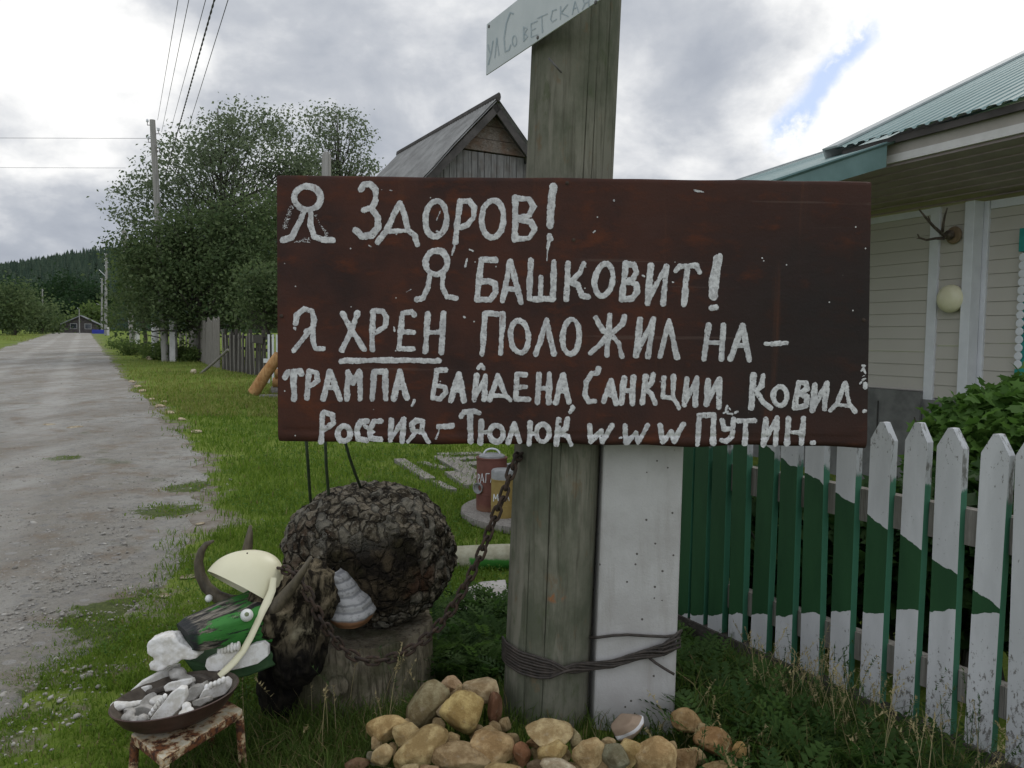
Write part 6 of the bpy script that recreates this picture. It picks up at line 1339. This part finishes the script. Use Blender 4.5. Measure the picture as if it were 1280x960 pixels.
def bone_blob(name, lab, balls, mt, vox=.0035):
    m = MB(); balls = [(a, b, c - (0 if name == 'skull_bone' else UPB), *r) for a, b, c, *r in balls]
    for px, py, Y, rx, rz, ry in balls: m.ico(at(px, py, Y), rx * .92 * Y / 979, ry * .9, rz * .88 * Y / 979, 3, lambda p: .16 * mnoise.noise(p * 1.9 + Vector((px, py, 0))) + .08 * mnoise.noise(p * 5))
    o = m.build(name, M[mt], smooth=180); r_ = o.modifiers.new('remesh', 'REMESH'); r_.mode = 'VOXEL'; r_.voxel_size = vox; r_.use_smooth_shade = True; return tag(o, lab, 'bone', None)
def bar(px0, py0, Y0, px1, py1, Y1, r0, r1, n_=7, k0=1, k1=1):
    return [(px0 + (px1 - px0) * i / n_, py0 + (py1 - py0) * i / n_, Y0 + (Y1 - Y0) * i / n_, (r0 + (r1 - r0) * i / n_) * (k0 if i == 0 else k1 if i == n_ else 1),) * 1 for i in range(n_ + 1)]
def longbone(name, lab, a, b_, r, mt, knob=1.5):
    bl = []
    for i in range(11):
        s_ = i / 10; rr = r * (1 + (knob - 1) * (max(0, 1 - s_ * 4) + max(0, 1 - (1 - s_) * 4))); Y = a[2] + (b_[2] - a[2]) * s_; bl.append((a[0] + (b_[0] - a[0]) * s_, a[1] + (b_[1] - a[1]) * s_, Y, rr * 1.25, rr, rr * Y / 979))
    return bone_blob(name, lab, bl, mt)
sk_pts = [(181, 808), (186, 801), (198, 797), (212, 795), (220, 799), (227, 806), (240, 812), (248, 817), (247, 823), (238, 826), (226, 825), (222, 830), (209, 834), (197, 841), (187, 838), (185, 830), (193, 826), (184, 818)]
sk = slab('skull_bone', sk_pts, 2.29, 2.31, .055, M['bone'], None, .004); sk.modifiers.clear(); r_ = sk.modifiers.new('remesh', 'REMESH'); r_.mode = 'VOXEL'; r_.voxel_size = .0042; r_.use_smooth_shade = True; q_ = sk.modifiers.new('smooth', 'SMOOTH'); q_.iterations = 7; q_.factor = .6
tx = bpy.data.textures.new('bone_relief', 'CLOUDS'); tx.noise_scale = .022; tx.noise_depth = 3; q_ = sk.modifiers.new('relief', 'DISPLACE'); q_.texture = tx; q_.strength = .011; q_.mid_level = .5
tag(sk, 'pale cow skull bone held in front of the green snout', 'bone')
def shard(nm, lab, a, b_, w, mt_, sd_):
    random.seed(sd_); d_ = Vector((b_[0] - a[0], b_[1] - a[1])); n_ = Vector((-d_.y, d_.x)).normalized(); top, bot = [], []
    for i in range(6):
        k = i / 5; e = .45 + .55 * math.sin(math.pi * (k * .8 + .15)) ; top.append((a[0] + d_.x * k + n_.x * w * e * random.uniform(.6, 1.2), a[1] + d_.y * k + n_.y * w * e * random.uniform(.6, 1.2))); bot.append((a[0] + d_.x * k - n_.x * w * e * random.uniform(.6, 1.2), a[1] + d_.y * k - n_.y * w * e * random.uniform(.6, 1.2)))
    o = top + bot[::-1]; m = MB(); L_ = d_.length or 1; m.prism([at(x_, y_, a[2] + (b_[2] - a[2]) * ((x_ - a[0]) * d_.x + (y_ - a[1]) * d_.y) / L_ ** 2 - UPB) for x_, y_ in o], Vector((.003, w * 2.2 / 979 * 1.5, -.004)))
    tag(m.build(nm, M[mt_], bevel=.003, smooth=50), lab, 'bone')
slab_ = lambda nm, lab, pts, Y0, Y1, th, mt, ex=None: tag(slab(nm, pts, Y0 - UPB, Y1 - UPB, th, M[mt], None, .006, ex), lab, 'bone')
slab_('jaw_bone', 'long pale jawbone along the back rim of the pan', [(149, 879), (158, 868), (175, 853), (195, 842), (214, 833), (224, 832), (220, 842), (207, 853), (192, 864), (172, 873), (155, 884)], 2.30, 2.42, .025, 'bone')
slab_('jaw_bone', 'bright white jawbone with a row of teeth in the middle of the pan', [(184, 904), (192, 893), (204, 878), (212, 868), (223, 860), (231, 861), (232, 872), (226, 885), (216, 895), (201, 902)], 2.17, 2.20, .024, 'bone', teeth(((186, 900), (194, 887), (203, 876), (209, 870)), 2.115, 5, 5, 8, -1, -.3))
slab_('jaw_bone', 'pale chunk of jaw with a brown underside at the right end of the pan', [(246, 884), (249, 871), (254, 862), (267, 859), (280, 850), (289, 858), (281, 869), (266, 874), (252, 882)], 2.27, 2.34, .035, 'bone', teeth(((256, 862), (282, 851)), 2.230, 6, 6, 5))
longbone('long_bone', 'knobbed long bone at the left rim of the pan', (147, 883, 2.24), (198, 876, 2.28), 4.6, 'bone', 1.7); shard('long_bone', 'greyish long bone under the knobbed bone at the left of the pan', (154, 892, 2.22), (197, 889, 2.22), 7, 'grey_bone', 931)
longbone('long_bone', 'dark stained bone lying across the middle of the pan', (188, 866, 2.33), (226, 855, 2.36), 4.5, 'dark_bone', 1.2); shard('long_bone', 'grey bone behind the white jaw in the pan', (228, 874, 2.28), (256, 858, 2.31), 9, 'grey_bone', 937)
bone_blob('vertebra', 'knobbly pale vertebra low at the left front of the pan', [(160, 897, 2.17, 9, 7, .02), (170, 901, 2.16, 8, 6, .02), (178, 898, 2.16, 7, 6, .018), (164, 890, 2.18, 6, 5, .015)], 'grey_bone'); bone_blob('vertebra', 'small pale vertebra between the white jaw and the right jaw chunk', [(229, 893, 2.18, 7, 6, .018), (237, 889, 2.19, 6, 5, .016), (233, 882, 2.2, 6, 5, .016)], 'bone')
bone_blob('bone_shard', 'grey bone shard leaning under the lower jaw of the bull', [(222, 842, 2.38, 12, 9, .025), (234, 851, 2.37, 12, 8, .025), (246, 862, 2.35, 10, 7, .022)], 'grey_bone')

for i, (a, b_, r, mt_, lab) in enumerate((((165, 868, 2.33), (186, 860, 2.34), 4.5, 'bone', 'thin white bone beside the long jawbone'), ((205, 862, 2.30), (240, 851, 2.33), 5, 'bone', 'pale rib bone behind the white jaw with teeth'), ((196, 906, 2.17), (228, 898, 2.17), 4, 'bone', 'slim pale bone along the front rim of the pan'), ((240, 880, 2.22), (262, 874, 2.24), 4.5, 'grey_bone', 'short grey bone before the right jaw chunk'), ((176, 884, 2.24), (190, 868, 2.28), 5, 'grey_bone', 'short greyish bone left of the white jaw with teeth'), ((222, 849, 2.37), (262, 852, 2.37), 5, 'dark_bone', 'dark bone along the back rim under the bull jaw'))):
    shard('bone_shard', lab, a, b_, r * 1.25, mt_, 900 + i)

# ================================================================== the heap of stones round the posts
ST_ = [  # px, py, w, h, angle, colour, label, extra depth
 (602, 862, 50, 32, 6, (.42, .36, .27), 'pale tan stone at the top of the heap, touching the wooden post', .04), (575, 868, 28, 22, 0, (.40, .33, .23), 'small tan stone behind the big yellow stone at the top of the heap', .06),
 (617, 888, 22, 46, 0, (.20, .115, .085), 'dark reddish brown stone in the shade left of the wooden post', .05), (533, 884, 44, 68, -38, (.25, .235, .17), 'tall grey olive stone with a pink tip at the back of the heap', .02), (566, 858, 26, 24, -20, (.38, .30, .23), 'pinkish stone above the tall olive stone', .06),
 (579, 892, 60, 48, 22, (.46, .38, .20), 'big rounded yellow stone in the middle of the heap', -.02), (555, 886, 24, 20, 10, (.58, .54, .47), 'small whitish stone left of the big yellow stone', .0),
 (483, 911, 56, 31, 14, (.46, .37, .22), 'flat tan stone at the left end of the heap', .03), (506, 920, 33, 38, 35, (.45, .38, .24), 'egg shaped tan stone next to the flat left stone', 0), (527, 935, 74, 36, 36, (.43, .36, .22), 'large olive tan boulder leaning up at the front of the heap', -.04),
 (477, 944, 24, 34, -28, (.48, .41, .28), 'pale upright stone below the flat left stone', -.02), (447, 957, 30, 18, 0, (.17, .115, .085), 'dark brown stone at the far left in the grass', .02), (466, 946, 14, 20, 0, (.22, .23, .21), 'small grey stone wedged by the dark brown stone', .02),
 (577, 946, 76, 27, -3, (.36, .29, .20), 'long pinkish brown block at the bottom of the heap', -.05), (618, 932, 58, 38, -28, (.44, .34, .22), 'orange pink stone right of the big yellow stone', -.05), (610, 916, 34, 18, -10, (.43, .35, .23), 'tan stone behind the orange pink stone', .0), (564, 926, 22, 18, 0, (.42, .34, .22), 'small tan stone filling the gap under the big yellow stone', 0),
 (625, 961, 54, 12, 0, (.46, .39, .24), 'flat yellowish stone at the bottom picture edge', -.08), (515, 961, 26, 14, 0, (.45, .40, .28), 'pale stone below the large olive boulder', -.08), (540, 963, 30, 12, 0, (.33, .25, .18), 'brown stone at the bottom edge below the olive boulder', -.08),
 (654, 942, 23, 32, 22, (.27, .15, .10), 'red brown stone in front of the foot of the wooden post', -.03), (684, 917, 63, 30, 5, (.47, .40, .27), 'flat tan slab lying across the foot of the wooden post', -.06), (691, 940, 38, 24, 15, (.45, .37, .21), 'yellow tan stone under the flat slab', -.05), (720, 930, 16, 34, 12, (.35, .33, .24), 'narrow olive stone right of the flat slab', -.02),
 (736, 944, 42, 36, 38, (.44, .36, .24), 'broad tan stone between the two posts', -.06), (697, 957, 40, 16, -8, (.50, .48, .44), 'greyish white stone at the bottom edge below the flat slab', -.09), (670, 958, 26, 14, 0, (.14, .115, .09), 'dark stone at the bottom edge below the wooden post', -.06), (668, 928, 20, 14, 0, (.33, .23, .15), 'small brown stone tucked under the left end of the flat slab', 0),
 (769, 948, 40, 32, -12, (.20, .21, .175), 'rounded grey green stone in front of the concrete stake', -.06), (789, 942, 34, 36, -30, (.47, .39, .23), 'yellow tan stone right of the grey green stone', -.03), (820, 945, 48, 52, 0, (.46, .37, .24), 'large smooth tan stone at the foot of the concrete stake', -.05),
 (860, 901, 40, 27, -8, (.33, .25, .155), 'brown rounded stone right of the concrete stake, uppermost there', .06), (892, 927, 50, 36, -12, (.34, .235, .14), 'orange brown rough stone right of the concrete stake', .04), (923, 938, 20, 21, 0, (.43, .32, .17), 'small tan stone at the right end of the heap', .05), (855, 948, 36, 30, 0, (.26, .19, .12), 'dull brown stone below the orange brown stone', .0), (900, 960, 42, 12, 0, (.30, .25, .16), 'flat brown stone at the bottom edge right of the stake', .0)]
for i, (px, py, w, h, ang_, colr, lab, ex) in enumerate(ST_):
    Y = 2.40 - (py - 860) * .0026 + ex - (.06 if px < 620 and py < 900 else 0) * 0; s_ = Y / 979; random.seed(400 + i)
    o = stone_mesh(at(px, py, Y), w / 2 * s_ * 1.1, (w + h) / 4 * s_ * .95, h / 2 * s_ * 1.12, i + 3, Matrix.Rotation(R(-ang_), 3, 'Y'), 4).build('heap_stone', M['river_stone'], smooth=180); o.color = colr + (1,); tag(o, lab, 'stone', 'stones heaped round the posts')
c = at(791, 916, 2.36); random.seed(5); m = stone_mesh(Vector((0, 0, 0)), 27 * 2.36 / 979, .045, 14 * 2.36 / 979, 77, Matrix.Identity(3), 4); o = m.build('banded_stone', M['banded_stone'], org=Vector((0, 0, -.031)), smooth=180); o.location = c; o.rotation_euler = (0, R(-33), 0); tag(o, 'brown stone with a white band leaning on the concrete stake', 'stone', 'stones heaped round the posts')
random.seed(9)
for i, (px, py, w) in enumerate(((470, 930, 18), (495, 938, 20), (512, 905, 16), (548, 905, 20), (595, 915, 20), (600, 952, 22), (560, 960, 22), (640, 925, 20), (645, 958, 22), (672, 942, 18), (705, 945, 18), (716, 960, 22), (755, 958, 22), (760, 930, 18), (805, 958, 24), (838, 935, 18), (845, 958, 20), (872, 945, 20), (880, 912, 16), (912, 950, 18), (588, 872, 18), (553, 868, 18), (632, 905, 18), (620, 912, 20))):
    Y = 2.43 - (py - 860) * .0024; s_ = Y / 979; o = stone_mesh(at(px, py, Y), w / 2 * s_ * 1.2, w / 2 * s_, w / 2 * s_ * .9, i + 140, Matrix.Rotation(random.uniform(0, 3), 3, 'Y'), 3).build('small_stone', M['river_stone'], smooth=180); k = random.random(); o.color = (.30 + .16 * k, .25 + .14 * k, .17 + .11 * k, 1); tag(o, 'small tan stone wedged between the larger stones of the heap', 'stone', 'small stones wedged in the heap')

# ================================================================== yard things under the sign
dc = Vector((.30, 6.02, float(gz(.3, 6)))); tag(MB().lathe(dc, [(.68, 0), (.685, .02), (.68, .05), (.665, .055)], 72).build('round_platform', M['grey_wood'], smooth=40), 'round grey plank platform on the lawn carrying the painted cans', 'platform')
zd = dc.z + .055
def can(name, label, px, Y, r, py_top, mt, lid, cat='can'):
    c = at(px, 600, Y); c.z = zd; h = at(px, py_top, Y).z - zd; t = thing(name, c, label, cat); MB().lathe(c, [(r * .96, 0), (r, .012), (r, h * .30), (r * 1.015, h * .305), (r * 1.015, h * .325), (r, h * .33), (r, h * .97), (r * 1.04, h * .975), (r * 1.04, h), (r * .93, h)], 40, capt=True).build('body', M[mt], t, smooth=35); return t, c, h
t, c, h = can('milk_can', 'dark red painted milk can with white letters standing on the round platform', 614.5, 5.95, .116, 571, 'milk_can_red', None); MB().lathe(c + Vector((0, 0, h)), [(.10, -.002), (.10, .012), (.085, .022), (.0, .026)], 30).build('lid', M['grey_metal'], t, smooth=40)
MB().tube([c + Vector((math.cos(R(a)) * .062, 0, h + .018 + math.sin(R(a)) * .045)) for a in range(0, 181, 15)], .007, 8).build('handle', M['white_trim'], t, smooth=180)
m = MB(); e = at(590.8, 609, 5.9); m.lathe(e + Vector((.10, .05, .0)), [(.030, -.02), (.032, .05), (.042, .10), (.042, .112), (.037, .112), (.036, .10), (.0, .07)], 24, axis=(e - (e + Vector((.08, .12, 0))))); m.build('spout', M['grey_metal'], t, smooth=40)
def on_cyl(cc_, r):
    def f(px, py, hh):
        d_ = ray(px, py); a = d_.x ** 2 + d_.y ** 2; ox_, oy_ = CAM.x - cc_.x, CAM.y - cc_.y; b_ = ox_ * d_.x + oy_ * d_.y; q = b_ * b_ - a * (ox_ ** 2 + oy_ ** 2 - (r + .0015 + hh) ** 2); return CAM + d_ * ((-b_ - math.sqrt(max(q, 0))) / a)
    return f
SC2 = lambda st_: region(560, 540, 6.857, st_)
letter_skin('lettering', SC2([L(8, 258, 360, 258, 430), L(8, 258, 362, 272, 370, 270, 395, 258, 400), L(8, 276, 435, 292, 357, 308, 433), L(7, 281, 412, 303, 412), L(8, 323, 434, 326, 357, 354, 357), L(8, 364, 432, 381, 352, 399, 424), L(7, 369, 408, 393, 405)]), on_cyl(c, .116), .11, M['white_slat'], t, .10, .0, .001, 320)
t, c, h = can('yellow_can', 'yellow can with grey white top and white lettering beside the dark red can', 629, 5.72, .088, 598, 'can_yellow', None); MB().lathe(c + Vector((0, 0, h)), [(.088, -.001), (.089, .055), (.080, .068), (.0, .072)], 30).build('lid', M['grey_metal'], t, smooth=40)
letter_skin('lettering', SC2([L(9, 390, 592, 394, 534, 409, 574, 425, 534, 430, 588), L(8, 500, 590, 512, 534, 524, 588), L(7, 504, 568, 520, 568)]), on_cyl(c, .088), .11, M['white_slat'], t, .10, .0, .001, 330)
t, c, h = can('pale_tin', 'pale tin half hidden behind the wooden post on the round platform', 644, 6.15, .07, 580, 'grey_metal', None, 'tin')
# log, slab and boards lying in the grass
a, b_ = at(540, 699, 4.62), at(690, 694, 4.50); tag(MB().tube([a, a.lerp(b_, .5), b_], [.072, .075, .07], 18, jit=.02).build('mossy_log', M['mossy_log'], smooth=180), 'pale barked log with bright green paint lying behind the bull', 'log')
pts = [zpt(px, py, .03) for px, py in ((560, 764), (640, 764), (632, 724), (600, 727), (572, 740))]; tag(MB().prism(pts, Vector((0, 0, -.06))).build('concrete_slab', M['slab_concrete'], bevel=.006), 'pale concrete slab in the weeds under the painted log', 'slab')
def plank(px0, py0, px1, py1, w, lab, th=.035):
    a, b_ = ground(px0, py0), ground(px1, py1); d_ = (b_ - a); s_ = Vector((d_.y, -d_.x, 0)).normalized() * w; tag(MB().box(a - s_ / 2 - Vector((0, 0, .02)), d_, s_, Vector((0, 0, .02 + th))).build('path_plank', M['grey_wood_long'], bevel=.004), lab, 'plank', 'planks of the yard path')
plank(552, 573, 603, 602, .19, 'widest grey plank running down to the dark red can'); plank(566, 593, 592, 610, .17, 'short grey plank just left of the red can spout'); plank(526, 579, 557, 587, .10, 'rotten grass-grown plank left of the widest plank', .02); plank(499, 577, 519, 590, .12, 'pale edging board nearest the sign, upper piece'); plank(519, 590, 538, 602, .11, 'pale edging board on the lawn, middle piece'); plank(544, 605, 566, 616, .08, 'pale edging board on the lawn, lowest piece')
plank(548, 571, 602, 569.5, .16, 'farthest plank laid across the yard path'); plank(566, 577, 604, 574.5, .2, 'second plank laid across the yard path'); plank(579, 584, 606, 581, .2, 'third plank laid across, just behind the red can')
